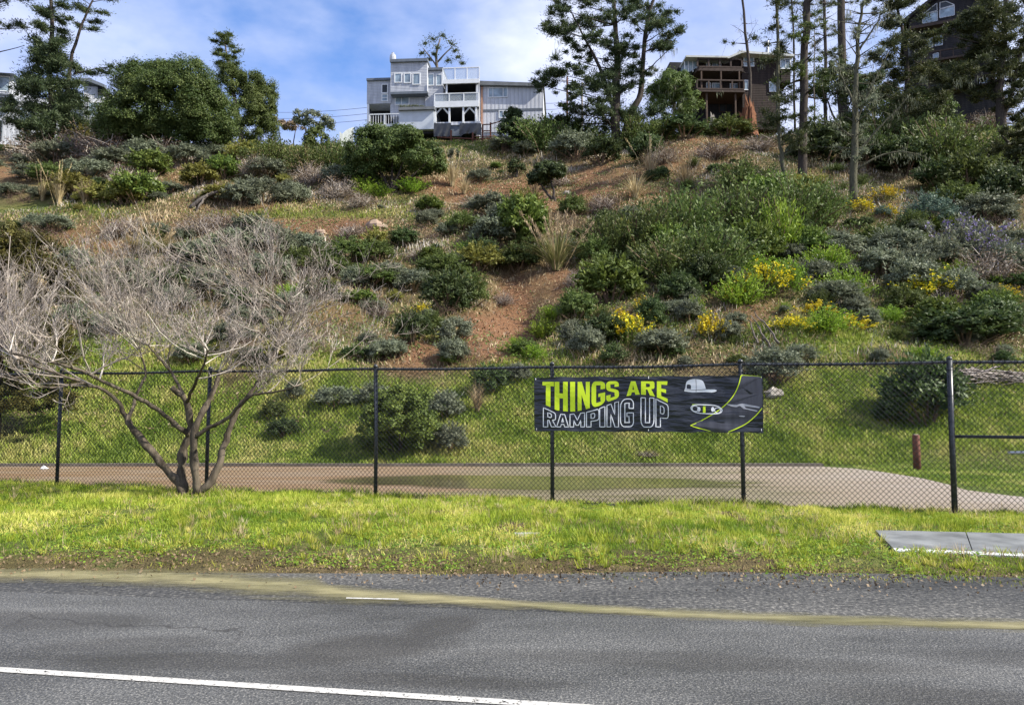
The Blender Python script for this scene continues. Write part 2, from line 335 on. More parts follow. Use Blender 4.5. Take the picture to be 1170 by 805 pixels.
strip('road_shoulder', ms, -60, 60, lambda x: edge_road(x) - .02, lambda x: edge_grass(x) + .25, .006, 160, 6)
ml = plain('worn_white_paint', (.46, .45, .42), .7, .3, 22, bmp=.3)
def wline(x):
    A_, B_ = [CAM + ray(*q) * ((.017 - 1.6) / ray(*q)[2]) for q in ((0, 764), (600, 802.5))]; return A_[1] + (B_[1] - A_[1]) * (x - A_[0]) / (B_[0] - A_[0])
t = ml.node_tree; p = t.nodes['Principled BSDF']; nn_ = noise(t, 34, 4, .7); mm = N(t, 'ShaderNodeMapRange'); mm.inputs[1].default_value = .36; mm.inputs[2].default_value = .42; t.links.new(nn_.outputs[0], mm.inputs[0]); t.links.new(mm.outputs[0], p.inputs['Alpha'])
o = strip('road_marking', ml, -50, 50, lambda x: wline(x) - .038, lambda x: wline(x) + .038, .017, 60, 3)
b = MB(); q = ground(395, 686); q2 = ground(455, 688)
b.add([(q[0], q[1], .018), (q2[0], q2[1], .018), (q2[0], q2[1] + .034, .018), (q[0], q[1] + .034, .018)], [[0, 1, 2, 3]]); b.build('road_marking', ml)['kind'] = 'structure'
# muddy runoff along the asphalt edge
mw, t, p, L = mat('muddy_runoff', .12, .6); n = noise(t, 1.2, 5, .6, scale=(.5, 2, 1)); r = ramp(t, [(.35, (.17, .16, .09)), (.65, (.34, .305, .17))]); L(n.outputs[0], r.inputs[0]); L(r.outputs[0], p.inputs['Base Color']); n = noise(t, 6, 3, .6); bump(t, p, n.outputs[0], .12, .01)
rr = N(t, 'ShaderNodeMapRange'); rr.inputs[3].default_value = .07; rr.inputs[4].default_value = .4; L(n.outputs[0], rr.inputs[0]); L(rr.outputs[0], p.inputs['Roughness'])
av = N(t, 'ShaderNodeAttribute', attribute_name='var'); ne = noise(t, 4, 6, .7, scale=(.5, 2.2, 1)); s1 = N(t, 'ShaderNodeMath', operation='ADD'); L(av.outputs['Fac'], s1.inputs[0]); L(ne.outputs[0], s1.inputs[1])
mr_ = N(t, 'ShaderNodeMapRange'); mr_.inputs[1].default_value = .5; mr_.inputs[2].default_value = 1.05; L(s1.outputs[0], mr_.inputs[0]); L(mr_.outputs[0], p.inputs['Alpha'])
tl = [(-60, 645), (0, 646), (90, 649), (200, 650), (300, 654), (362, 658), (372, 668), (420, 673), (470, 677), (540, 683), (640, 690), (760, 696), (900, 701), (1040, 706), (1240, 712)]
bl = [(-60, 661), (0, 661), (90, 664), (200, 670), (290, 680), (350, 686), (430, 688), (520, 690), (600, 694), (680, 699), (800, 705), (930, 712), (1040, 716), (1150, 719), (1240, 722)]
def chain(pts, n):
    a = np.array(pts, float); f = np.linspace(0, len(a) - 1, n); return np.stack([np.interp(f, np.arange(len(a)), a[:, k]) for k in (0, 1)], 1)
b = MB(); n_ = 120; A = chain(tl, n_); B = chain(bl, n_); row = []
def flat_at(px, py, z):
    d = ray(px, py); return CAM + d * ((z - 1.6) / d[2])
for k in range(n_):
    j = 2.0 * float(vnoise(k * 1.0, 1., 3)) ; 
    P0, P1 = flat_at(A[k, 0], A[k, 1] + j - 3.5, .0145), flat_at(B[k, 0], B[k, 1] + 2 * float(vnoise(k * 1., 9., 2.5)) + 3.5, .0145)
    row += [P0 + (P1 - P0) * u_ for u_ in np.linspace(0, 1, 7)]
b.add(row, [[7 * k + i, 7 * k + i + 1, 7 * k + i + 8, 7 * k + i + 7] for k in range(n_ - 1) for i in range(6)], var=np.tile([0, .12, .34, .52, .36, .14, 0], n_)); b.build('puddle', mw)['kind'] = 'structure'

# the flat lot behind the fence
mlot, t, p, L = mat('silted_concrete', .5, .4)
co = N(t, 'ShaderNodeTexCoord'); sx = N(t, 'ShaderNodeSeparateXYZ'); L(co.outputs['Object'], sx.inputs[0])
n1 = noise(t, .5, 6, .6, scale=(.35, 1.3, 1)); n2 = noise(t, 14, 4, .65)
wx = N(t, 'ShaderNodeMath', operation='MULTIPLY_ADD'); L(n1.outputs[0], wx.inputs[0]); wx.inputs[1].default_value = 9; L(sx.outputs[0], wx.inputs[2])
mr_ = N(t, 'ShaderNodeMapRange'); mr_.inputs[1].default_value = -5; mr_.inputs[2].default_value = 17; L(wx.outputs[0], mr_.inputs[0])
r = ramp(t, [(.10, (.20, .125, .066)), (.36, (.215, .142, .08)), (.44, (.14, .12, .06)), (.62, (.135, .12, .06)), (.70, (.24, .19, .135)), (.85, (.31, .265, .225))]); L(mr_.outputs[0], r.inputs[0])
st = ramp(t, [(.42, (0, 0, 0)), (.56, (1, 1, 1)), (.6, (0, 0, 0))]); n3 = noise(t, .7, 4, .55, scale=(.25, 1.6, 1)); L(n3.outputs[0], st.inputs[0]); fm = N(t, 'ShaderNodeMath', operation='MULTIPLY'); fm.inputs[1].default_value = .5; L(st.outputs[0], fm.inputs[0])
c = mixc(t, fm.outputs[0], r.outputs[0], (.27, .22, .165)); c = mixc(t, .4, c, n2.outputs[0], 'OVERLAY'); L(c, p.inputs['Base Color']); bump(t, p, n2.outputs[0], .3, .02)
b = MB(); cor = [(9.35, 20.9 - .0)] 
right = [(8.9, 20.2), (9.15, 19.0), (9.2, 17.5), (9.0, 16), (8.75, 15), (9.0, 14), (9.6, 13.2), (12, 11.8), (14, 10.9), (40, 4.5)]
poly = [(-70, 20.9), (8.3, 20.9)] + right
poly += [(x, float(fence_y(x)) + .05) for x in (40, 30, 20, 14, 9, 4, 0, -5, -10, -20, -40, -70)][1:]
b.flat([(x, y, .013) for x, y in poly]); b.build('paved_lot', mlot)['kind'] = 'structure'
# olive silt pool in the middle of the lot
mp_, t, p, L = mat('silty_water', .1, .5); n = noise(t, 1.4, 5, .6, scale=(.4, 1.5, 1)); r = ramp(t, [(.35, (.10, .095, .045)), (.65, (.19, .17, .09))]); L(n.outputs[0], r.inputs[0]); L(r.outputs[0], p.inputs['Base Color']); bump(t, p, n.outputs[0], .05, .01)
av = N(t, 'ShaderNodeAttribute', attribute_name='var'); ne = noise(t, .9, 6, .65, scale=(.45, 1.8, 1)); s1 = N(t, 'ShaderNodeMath', operation='ADD'); L(av.outputs['Fac'], s1.inputs[0]); L(ne.outputs[0], s1.inputs[1])
mr_ = N(t, 'ShaderNodeMapRange'); mr_.inputs[1].default_value = .72; mr_.inputs[2].default_value = .95; mr_.inputs[4].default_value = .9; L(s1.outputs[0], mr_.inputs[0]); L(mr_.outputs[0], p.inputs['Alpha'])
b = MB(); na, nr = 64, 10; V, A_ = [], []
for j in range(nr):
    for k in range(na): a = 2 * np.pi * k / na; q = (j + .02) / (nr - 1); V.append((.4 + 5.6 * q * np.cos(a), 16.6 + 2.0 * q * np.sin(a) - .24 * 5.6 * q * np.cos(a) * .5, .018)); A_.append(.75 * (1 - q ** 2))
b.add(V, [[j * na + k, j * na + (k + 1) % na, (j + 1) * na + (k + 1) % na, (j + 1) * na + k] for j in range(nr - 1) for k in range(na)], var=np.array(A_)); b.build('puddle', mp_)['kind'] = 'structure'
mk = plain('stained_kerb_concrete', (.13, .115, .095), .9, .3, 3, bmp=.3)
b = MB()
for x0 in np.arange(-40, 8.4, 2.42): b.box(x0 + .01, min(x0 + 2.41, 8.5), 20.9, 21.06, -.05, .085 + .012 * random.random())
b.build('kerb', mk)['kind'] = 'structure'
# raised pavement slab, front right
ms_ = plain('wet_pavement_concrete', (.165, .172, .172), .5, .45, 2.2, .5, bmp=.15); mse = plain('pale_kerb_face', (.62, .63, .63), .8, .15, 5, bmp=.3)
b = MB(); sl = [flat_at(1000, 605, .08), flat_at(1170, 609, .08)]; f0 = flat_at(1020, 625, .08); f1 = flat_at(1170, 631, .08)
db = (sl[1] - sl[0]); df = f1 - f0
for k in range(8):
    a0, a1 = k * .62, k * .62 + .612
    P = [sl[0] + db * a0, sl[0] + db * a1, f0 + df * a1, f0 + df * a0]
    b.hexa([(*P[3][:2], 0), (*P[2][:2], 0), (*P[1][:2], 0), (*P[0][:2], 0), (*P[3][:2], .08), (*P[2][:2], .08), (*P[1][:2], .08), (*P[0][:2], .08)])
b.build('pavement', ms_)['kind'] = 'structure'
b = MB(); nn = np.array([df[1], -df[0], 0]); nn /= np.linalg.norm(nn)
for k in range(5):
    a = f0 + df * (k * 1.0 + .004); c_ = f0 + df * (k + .995); a2 = a + nn * .12; c2 = c_ + nn * .12
    b.hexa([(*a2[:2], -.02), (*c2[:2], -.02), (*c_[:2], -.02), (*a[:2], -.02), (*a2[:2], .066), (*c2[:2], .066), (*c_[:2], .074), (*a[:2], .074)])
b.build('kerb', mse)['kind'] = 'structure'
# ------------------------------------------------------------------ grass and ground cover
def unit(v): return v / (np.linalg.norm(v, axis=-1, keepdims=True) + 1e-9)
def inpoly(x, y, P):
    ins = np.zeros(len(x), bool); P = np.asarray(P)[:, :2]
    for (x0, y0), (x1, y1) in zip(P, np.roll(P, -1, 0)):
        c_ = (y0 > y) != (y1 > y); ins ^= c_ & (x < (x1 - x0) * (y - y0) / (y1 - y0 + 1e-12) + x0)
    return ins
SLAB = [sl[0] + (sl[1]-sl[0])*-.02, sl[0] + db * 5, f0 + df * 5, f0 - df * .03]
DIRT = [(588, 604, 30, 9), (836, 592, 14, 4), (735, 583, 10, 3), (300, 590, 24, 4), (505, 590, 14, 3)]
def bare(x, y):
    px, py = proj(np.stack([x, y, np.zeros_like(x)], -1)); return sum(blob(px, py, *d) for d in DIRT)
def sward(n, x0, x1, yf0, yf1, hmul, wid, keep, m, name, label, zf=terrain):
    x = rng.uniform(x0, x1, n); u = rng.random(n); y0 = yf0(x); y1 = yf1(x); y = y0 + (y1 - y0) * u
    k = keep(x, y, u); x, y, u = x[k], y[k], u[k]; n = len(x)
    z = zf(x, y) - .01; hh = hmul(x, y, u) * rng.uniform(.45, 1.25, n)
    az = rng.uniform(0, 2 * np.pi, n); lean = rng.uniform(.15, .9, n)
    h = np.stack([np.cos(az) * lean, np.sin(az) * lean, np.ones(n)], -1); h = unit(h) * hh[:, None]
    a2 = rng.uniform(0, 2 * np.pi, n); w = np.stack([np.cos(a2), np.sin(a2), 0 * a2], -1) * (wid(y) * rng.uniform(.6, 1.3, n))[:, None]
    v = np.clip(.46 + fbm(x, y, 1.1, 3) * 1.1 + fbm(x + 7, y, .3, 2) * .5 + rng.normal(0, .17, n), 0, 1)
    b = MB(); b.blades(np.stack([x, y, z], -1), h, w, v); o = b.build(name, m); tag(o, label, 'grass', kind='stuff'); return o
def keep_verge(x, y, u):
    ed = smooth(0, .24, u + .0 + .26 * fbm(x, y, .7, 3)); pa = smooth(-.35, .1, fbm(x + 3, y, .6, 3) + .14)
    return (rng.random(len(x)) < np.clip(ed * (.1 + .9 * pa), 0, 1) * (1 - .97 * np.clip(bare(x, y), 0, 1))) & ~inpoly(x, y, SLAB)
sward(380000, -15, 11.5, edge_grass, lambda x: fence_y(x) + .35, lambda x, y, u: (.035 + .045 * smooth(.1, .6, u) + (.045 * smooth(.85, 1, u))) * (1 + 1.3 * fbm(x, y, .55, 2)), lambda y: .0045 + 0 * y,
      keep_verge, M['vergegrass'], 'verge_grass', 'short yellow-green grass along the verge between road and fence')
sward(26000, -15, 11.5, edge_grass, lambda x: fence_y(x) + .35, lambda x, y, u: .13 + .12 * smooth(.75, 1, u), lambda y: .0035 + 0 * y, lambda x, y, u: keep_verge(x, y, u) & (fbm(x * 1.0, y * 1.4, .8, 3) > .12), M['straw'], 'verge_straw', 'thin seeding straw-coloured grass stalks standing in the verge')
sward(9000, -15, 11.5, lambda x: edge_grass(x) - .16, lambda x: edge_grass(x) + .5, lambda x, y, u: .05 + 0 * x, lambda y: .004 + 0 * y, lambda x, y, u: (fbm(x, y * 2, .35, 2) > .1) & ~inpoly(x, y, SLAB), M['vergegrass'], 'verge_weeds', 'scattered small weeds along the gravel edge of the verge')
def tufts(n, m_, ok, hh, wid, mt, name, label):
    x = rng.uniform(-14, 11, n); u = rng.random(n); y = edge_grass(x) + (fence_y(x) + .2 - edge_grass(x)) * u; k = keep_verge(x, y, u) & ok(x, y, u); x, y, u = x[k], y[k], u[k]; s = rng.uniform(.5, 1.2, len(x)) * (.9 + .0 * u)
    X_, Y_, S_ = np.repeat(x, m_), np.repeat(y, m_), np.repeat(s, m_); n = len(X_); az = rng.uniform(0, 6.28, n); ln = rng.uniform(.1, 1.1, n); r_ = rng.random(n) * .05 * S_; v0 = np.repeat(rng.normal(.5, .22, len(x)), m_)
    hv = unit(np.stack([np.cos(az) * ln, np.sin(az) * ln, np.ones(n)], -1)) * (hh * S_ * rng.uniform(.6, 1.2, n))[:, None]; a2 = rng.uniform(0, 6.28, n); b = MB()
    b.blades(np.stack([X_ + r_ * np.cos(az), Y_ + r_ * np.sin(az), terrain(X_, Y_) - .01], -1), hv, np.stack([np.cos(a2), np.sin(a2), 0 * a2], -1) * wid, np.clip(v0 + rng.normal(0, .13, n), 0, 1)); tag(b.build(name, mt), label, 'grass', kind='stuff')
tufts(2600, 26, lambda x, y, u: u > .05, .15, .0042, M['vergegrass'], 'grass_tufts', 'taller tufts of coarse grass dotted through the verge')
tufts(700, 22, lambda x, y, u: fbm(x, y, 1.5, 2) > 0, .15, .0035, M['straw'], 'dry_grass_tufts', 'bleached dry grass tufts dotted through the verge')
tufts(900, 14, lambda x, y, u: u < .5, .05, .013, M['green'], 'weed_rosettes', 'dark green broad-leaved weed rosettes along the lower verge')
# low broad clover-like leaves through the verge
n = 60000; x = rng.uniform(-13, 10.5, n); u = rng.random(n) ** 1.3; y = edge_grass(x) + (fence_y(x) - edge_grass(x)) * u; k = keep_verge(x, y, u + .06) & (fbm(x, y, 1.1, 3) > -.12); x, y = x[k], y[k]; n = len(x)
a = rng.uniform(0, 6.28, n); uu = unit(np.stack([np.cos(a), np.sin(a), rng.uniform(-.1, .6, n)], -1)) * rng.uniform(.012, .026, n)[:, None]; ww = unit(np.cross(uu, rng.normal(0, 1, (n, 3)) * .3 + [0, 0, 1])) * rng.uniform(.008, .016, n)[:, None]
b = MB(); b.leaves(np.stack([x, y, terrain(x, y) + rng.uniform(.01, .06, n)], -1), uu, ww, np.clip(rng.normal(.3, .2, n), 0, 1)); tag(b.build('clover_patch', M['bright']), 'low broad-leaved clover and weeds growing through the roadside verge', 'ground cover', kind='stuff')
# crumbs of soil and grit on the bare spots and along the verge edge
n = 9000; x = rng.uniform(-13, 10, n); y = edge_grass(x) + rng.normal(.05, .3, n) + .3 * fbm(x, x * 0, 1.5, 2); j = rng.integers(0, 5, n); kk = rng.random(n) < .4
for i_, d in enumerate(DIRT):
    q = flat_at(d[0], d[1], 0.03); s_ = kk & (j == i_); e = d[2] / F * q[1] * .75; x[s_] = q[0] + rng.normal(0, e * .6, s_.sum()); y[s_] = q[1] + rng.normal(0, .16 if i_ == 0 else .1, s_.sum())
k = ~inpoly(x, y, SLAB); x, y = x[k], y[k]; n = len(x)
c = np.stack([x, y, np.maximum(terrain(x, y), .012) + .012 + np.abs(rng.normal(0, .012, n))], -1); u_ = unit(rng.normal(0, 1, (n, 3))) * rng.uniform(.006, .02, n)[:, None]; w_ = unit(np.cross(u_, rng.normal(0, 1, (n, 3)))) * rng.uniform(.006, .016, n)[:, None]
b = MB(); b.leaves(c, u_, w_, rng.random(n) * .3); tag(b.build('soil_crumbs', M['litter']), 'loose brown soil crumbs and grit on bare spots of the verge', 'soil', kind='stuff')
wd = lambda y: .0007 * y
def keep_g(x, y, u): g, s = masks(x, y); px, py = proj(np.stack([x, y, terrain(x, y)], -1)); return (rng.random(len(x)) < g ** 1.3) & (px > -160) & (px < 1480)
lo = lambda x: np.where(x > 9.3, fence_y(x) + 1.2 + 1.7 * smooth(13, 9.3, x), 21.08)
sward(215000, -19, 24, lambda x: 0 * x + 21.08, lambda x: 0 * x + 31, lambda x, y, u: .13 + .14 * np.clip(fbm(x, y, 2.2, 2) + .3, 0, 1), wd, keep_g, M['hillgrass'], 'slope_grass', 'green grass on the low bank behind the lot')
sward(26000, 9.0, 17, lambda x: np.maximum(fence_y(x) + .4, 13.2 - .4 * (x - 9)) , lambda x: 0 * x + 21.1, lambda x, y, u: .07 + 0 * x, wd, lambda x, y, u: (x > 9.2 + .5 * smooth(17, 13, y)) & (y > 24.2 - 1.0 * x - .0 * y) , M['hillgrass'], 'slope_grass', 'mown grass beside the lot at the right behind the fence')
sward(170000, -33, 36, lambda x: 0 * x + 30, lambda x: 0 * x + 57, lambda x, y, u: .2 + .15 * np.clip(fbm(x, y, 3, 2) + .3, 0, 1), wd, keep_g, M['hillgrass'], 'slope_grass', 'patchy green grass on the middle of the hillside')
sward(90000, -50, 60, lambda x: 0 * x + 57, lambda x: 0 * x + 92, lambda x, y, u: .22 + 0 * x, wd, keep_g, M['hillgrass'], 'slope_grass', 'bright green grass on the crest around the houses')
def keep_d(x, y, u):
    g, s = masks(x, y); return rng.random(len(x)) < np.clip(.75 - .45 * s + fbm(x, y, 2.5, 3) * .9 - .3 * g, 0, 1)
sward(190000, -34, 38, lambda x: 0 * x + 27, lambda x: 0 * x + 76, lambda x, y, u: .2 + .3 * np.clip(fbm(x + 9, y, 2, 2), 0, 1), wd, keep_d, M['straw'], 'dry_grass', 'thin straw-coloured dry grass scattered over the hillside')
sward(150000, -34, 42, lambda x: 0 * x + 28, lambda x: 0 * x + 77, lambda x, y, u: .28 + .5 * np.clip(fbm(x + 21, y, 2, 2) + .1, 0, 1), lambda y: .00042 * y, lambda x, y, u: (rng.random(len(x)) < np.clip(fbm(x + 31, y + 5, 2.4, 3) * 1.8 + .35, 0, 1)) & (np.abs(x) < y * .88) & (masks(x, y)[0] < .8) & (masks(x, y)[1] < .4), M['twig'], 'dead_stems', 'tangle of thin dead grey stems standing between the hillside bushes')
n = 110000; x = rng.uniform(-34, 38, n); y = rng.uniform(23, 78, n); k = np.abs(x) < y * .88; x, y = x[k], y[k]; n = len(x)
u_ = unit(rng.normal(0, 1, (n, 3)) * [1, 1, .55]) * (rng.uniform(.03, .13, n))[:, None]; w_ = unit(np.cross(u_, rng.normal(0, 1, (n, 3)))) * rng.uniform(.006, .03, n)[:, None]
b = MB(); b.leaves(np.stack([x, y, terrain(x, y) + rng.uniform(.0, .1, n)], -1), u_, w_, np.clip(rng.normal(.45, .25, n), 0, 1)); tag(b.build('hillside_litter', M['litter']), 'fallen leaves, twigs and small stones lying over the hillside soil', 'litter', kind='stuff')
# matted low herbs: small leaf rosettes in many greens
n = 230000; x = rng.uniform(-34, 38, n); y = rng.uniform(27, 78, n); g, s = masks(x, y); k = (np.abs(x) < y * .88) & (rng.random(n) < np.clip(fbm(x - 4, y + 8, 3.4, 3) * 1.5 + .62 - .45 * s, 0, 1)); x, y = x[k], y[k]; n = len(x)
u_ = unit(rng.normal(0, 1, (n, 3)) + [0, 0, .5]) * rng.uniform(.04, .09, n)[:, None]; w_ = unit(np.cross(u_, rng.normal(0, 1, (n, 3)))) * rng.uniform(.015, .04, n)[:, None]
b = MB(); b.leaves(np.stack([x, y, terrain(x, y) + rng.uniform(.0, .3, n) * (.5 + 2.2 * np.clip(fbm(x + 2, y, 1.6, 2) + .15, 0, 1))], -1), u_, w_, np.clip(.5 + fbm(x, y, 2, 2) + rng.normal(0, .2, n), 0, 1)); tag(b.build('low_herbs', M['feather']), 'matted low weeds and seedlings covering the hillside between the shrubs', 'ground cover', kind='stuff')

n = 200000; x = rng.uniform(-34, 42, n); y = rng.uniform(27, 80, n); g, s = masks(x, y); k = (np.abs(x) < y * .88) & (rng.random(n) < np.clip(fbm(x + 14, y - 8, 3.0, 3) * 1.6 + .25 + .35 * smooth(-2, 12, x) - .6 * s, 0, 1)); x, y = x[k], y[k]; n = len(x)
u_ = unit(rng.normal(0, 1, (n, 3)) + [0, 0, .7]) * rng.uniform(.04, .09, n)[:, None]; w_ = unit(np.cross(u_, rng.normal(0, 1, (n, 3)))) * rng.uniform(.015, .04, n)[:, None]
b = MB(); b.leaves(np.stack([x, y, terrain(x, y) + rng.uniform(.0, .3, n) * (.4 + 2.4 * np.clip(fbm(x - 5, y, 1.4, 2) + .1, 0, 1))], -1), u_, w_, np.clip(.45 + fbm(x, y, 2.6, 2) + rng.normal(0, .2, n), 0, 1)); tag(b.build('green_undergrowth', M['green']), 'fresh green undergrowth running between the bushes on the hillside', 'ground cover', kind='stuff')
# ------------------------------------------------------------------ chain link fence
mf, t, p, L = mat('black_vinyl_coating', .7, .15); p.inputs['Base Color'].default_value = (.016, .019, .024, 1)
mfp, t, p, L = mat('chipped_black_pipe', .35, .5); n_ = noise(t, 16, 5, .7); r = ramp(t, [(.5, (.018, .021, .026)), (.66, (.05, .055, .06)), (.74, (.22, .23, .23))]); L(n_.outputs[0], r.inputs[0]); L(r.outputs[0], p.inputs['Base Color'])
E = np.array([.9723, -.2335, 0]); NRM = np.array([-.2335, -.9723, 0]); O = np.array([6.54, 11.4, 0])
def fp(s, z, o=0.0): return O + E * s + NRM * o + np.array([0, 0, z])
fence = thing('chain_link_fence', 'long black chain link fence running between the roadside verge and the lot', 'fence', fp(0, 0))
SP = 3.17; TOP = 2.27
def fs(px, py): d_ = ray(px, py); tt = ((O - CAM) @ NRM) / (d_ @ NRM); return float((CAM + d_ * tt - O) @ E)
SPOST = [fs(1090, 560), fs(849, 545), fs(631, 530), fs(429.5, 520), fs(237, 510), fs(67, 500)]
for k in range(-2, 10):
    s = SPOST[k] if 0 <= k < 6 else SPOST[0] - SP * k if k < 0 else SPOST[5] - SP * (k - 5); tl_ = rng.normal(0, .012, 2)
    b = MB(); b.tube([fp(s, -.2), fp(s, 1.1), fp(s + tl_[0], TOP + .03)], .034 if k else .042, 10); po = b.build('post', mfp, fence, sm=True)
    b = MB(); b.tube([fp(s + tl_[0], TOP + .03), fp(s + tl_[0], TOP + .06), fp(s + tl_[0], TOP + .085)], [.043, .04, .012], 10); b.build('post_cap', mfp, po, sm=True)
    b = MB()
    for z in np.arange(.25, TOP, .38): b = MB(); b.tube([fp(s + .045 * math.cos(a), z, .045 * math.sin(a)) for a in np.linspace(0, 6.28, 9)], .004, 4); b.build('tie_wire', mf, po)
def sag(s): return TOP - .02 * abs(math.sin(s / SP * math.pi)) + .012 * float(vnoise(s, 3., 1.1))
b = MB(); b.tube([fp(s, sag(s)) for s in np.arange(-9.4 * SP, 2 * SP, .3)], .022, 8); b.build('top_rail', mfp, fence, sm=True)
b = MB(); p_ = .079
def wav(s, z): return .012 * float(vnoise(s, z, .8)) + .03
H0, H1 = .03, TOP + .035
for s0 in np.arange(-29.3, 6.2, p_):
    for sg in (1, -1):
        a = s0 if sg > 0 else s0 + (H1 - H0) * .97
        zz = np.linspace(H0, H1, 6); pts = [fp(a + sg * (z - H0) * .97, z + .02 * float(vnoise(a + sg * z, 7., 2)), wav(a + sg * (z - H0), z) + .002 * sg) for z in zz]
        b.tube(pts, .0033, 4, cap=False)
b.build('wire_mesh', mf, fence)
b = MB()
for s in np.arange(-29.2, 6.1, .158): b.tube([fp(s + .012 * math.cos(a), sag(s) + .032 * math.sin(a), .032 * math.cos(a) + .01) for a in np.linspace(0, 6.28, 7)], .0055, 4, cap=False)
b.build('rail_ties', mf, fence)
b = MB(); b.tube([fp(SPOST[0] + .03, 1.17, -.02), fp(SPOST[0] + 3.0, 1.16, -.02)], .024, 8); b.build('brace_rail', mfp, fence, sm=True)
b = MB(); b.tube([fp(s, .05 + .01 * float(vnoise(s, 1., .7)), .03) for s in np.arange(-29.3, 6.2, .4)], .004, 4); b.build('tension_wire', mf, fence)

# ------------------------------------------------------------------ banner
mb, t, p, L = mat('black_vinyl_banner', .33, .5)
n_ = noise(t, 3.0, 4, .6, scale=(1.2, 1, .35)); r = ramp(t, [(.3, (.016, .019, .026)), (.7, (.03, .034, .044))]); L(n_.outputs[0], r.inputs[0]); L(r.outputs[0], p.inputs['Base Color'])
co = N(t, 'ShaderNodeTexCoord'); mp = N(t, 'ShaderNodeMapping'); mp.inputs['Rotation'].default_value = (0, R(42), 0); mp.inputs['Scale'].default_value = (1.1, 1, 5.5); L(co.outputs['Object'], mp.inputs[0])
nb = N(t, 'ShaderNodeTexNoise', i_Scale=2.2, i_Detail=3.0); L(mp.outputs[0], nb.inputs['Vector']); bump(t, p, nb.outputs[0], 1.0, .05)
my = plain('lime_yellow_print', (.74, .93, .03), .45, .04, 4); mwh = plain('white_print', (.85, .86, .87), .5, .04, 4); mgr = plain('slate_grey_print', (.065, .065, .078), .35, .35, 3, .45, (3, 1, .3)); mgl = plain('pale_grey_print', (.45, .45, .48), .5, .2, 8)
def onplane(px, py, off):
    d = ray(px, py); P0 = O + NRM * off; tt = ((P0 - CAM) @ NRM) / (d @ NRM); return CAM + d * tt
def wr(P): 
    s = (P - O) @ E; z = P[2]; return .007 * math.sin(15 * (s * .75 + z)) * (.5 + 1.3 * float(vnoise(s * 1.0, z, .45))) + .006 * math.sin(7 * s + 9 * z) * math.sin(2.1 * s + 1) + .010 * float(vnoise(s + z * .7, z * .3 - s * .1, .35))
def bp(px, py, lift=0.0):
    P = onplane(px, py, .07); return P + NRM * (wr(P) + lift)
banner = thing('banner', 'black vinyl banner with lime and white lettering tied to the chain link fence', 'banner', onplane(741, 493, .07))
tlc, trc, brc, blc = (610.3, 431), (871.5, 428.6), (872.3, 494), (610.6, 492)
nx, ny = 150, 36; V = []
for j in range(ny + 1):
    for i in range(nx + 1):
        u, v = i / nx, j / ny; q = [(tlc[a] * (1 - u) + trc[a] * u) * (1 - v) + (blc[a] * (1 - u) + brc[a] * u) * v for a in (0, 1)]
        V.append(bp(q[0], q[1] + (.5 * math.sin(u * 40) if j in (0, ny) else 0)))
V = np.array(V); m_ = len(V); i = (np.arange(ny)[:, None] * (nx + 1) + np.arange(nx)[None]).ravel()
b = MB(); b.add(np.concatenate([V, V - NRM * .002]), np.concatenate([np.stack([i + nx + 1, i + nx + 2, i + 1, i], -1), np.stack([i, i + 1, i + nx + 2, i + nx + 1], -1) + m_])); b.build('sheet', mb, banner, sm=True)
def chaikin(P, n=2, closed=False):
    P = np.asarray(P, float)
    for _ in range(n):
        Q = .75 * P[:-1] + .25 * P[1:]; S = .25 * P[:-1] + .75 * P[1:]; P = np.concatenate([P[:1], np.stack([Q, S], 1).reshape(-1, 2), P[-1:]])
    return P
def stroke(P, wx, wy, sm=2):
    P = chaikin(P, sm) if sm else np.asarray(P, float); T = np.gradient(P, axis=0); T = T / (np.linalg.norm(T * [1, 1], axis=1)[:, None] + 1e-9)
    off = np.stack([-T[:, 1] * wx / 2, T[:, 0] * wy / 2], -1); return [tuple(a) for a in np.concatenate([P + off, (P - off)[::-1]])]
def rnd(*P): return [tuple(a) for a in chaikin(P, 2)]
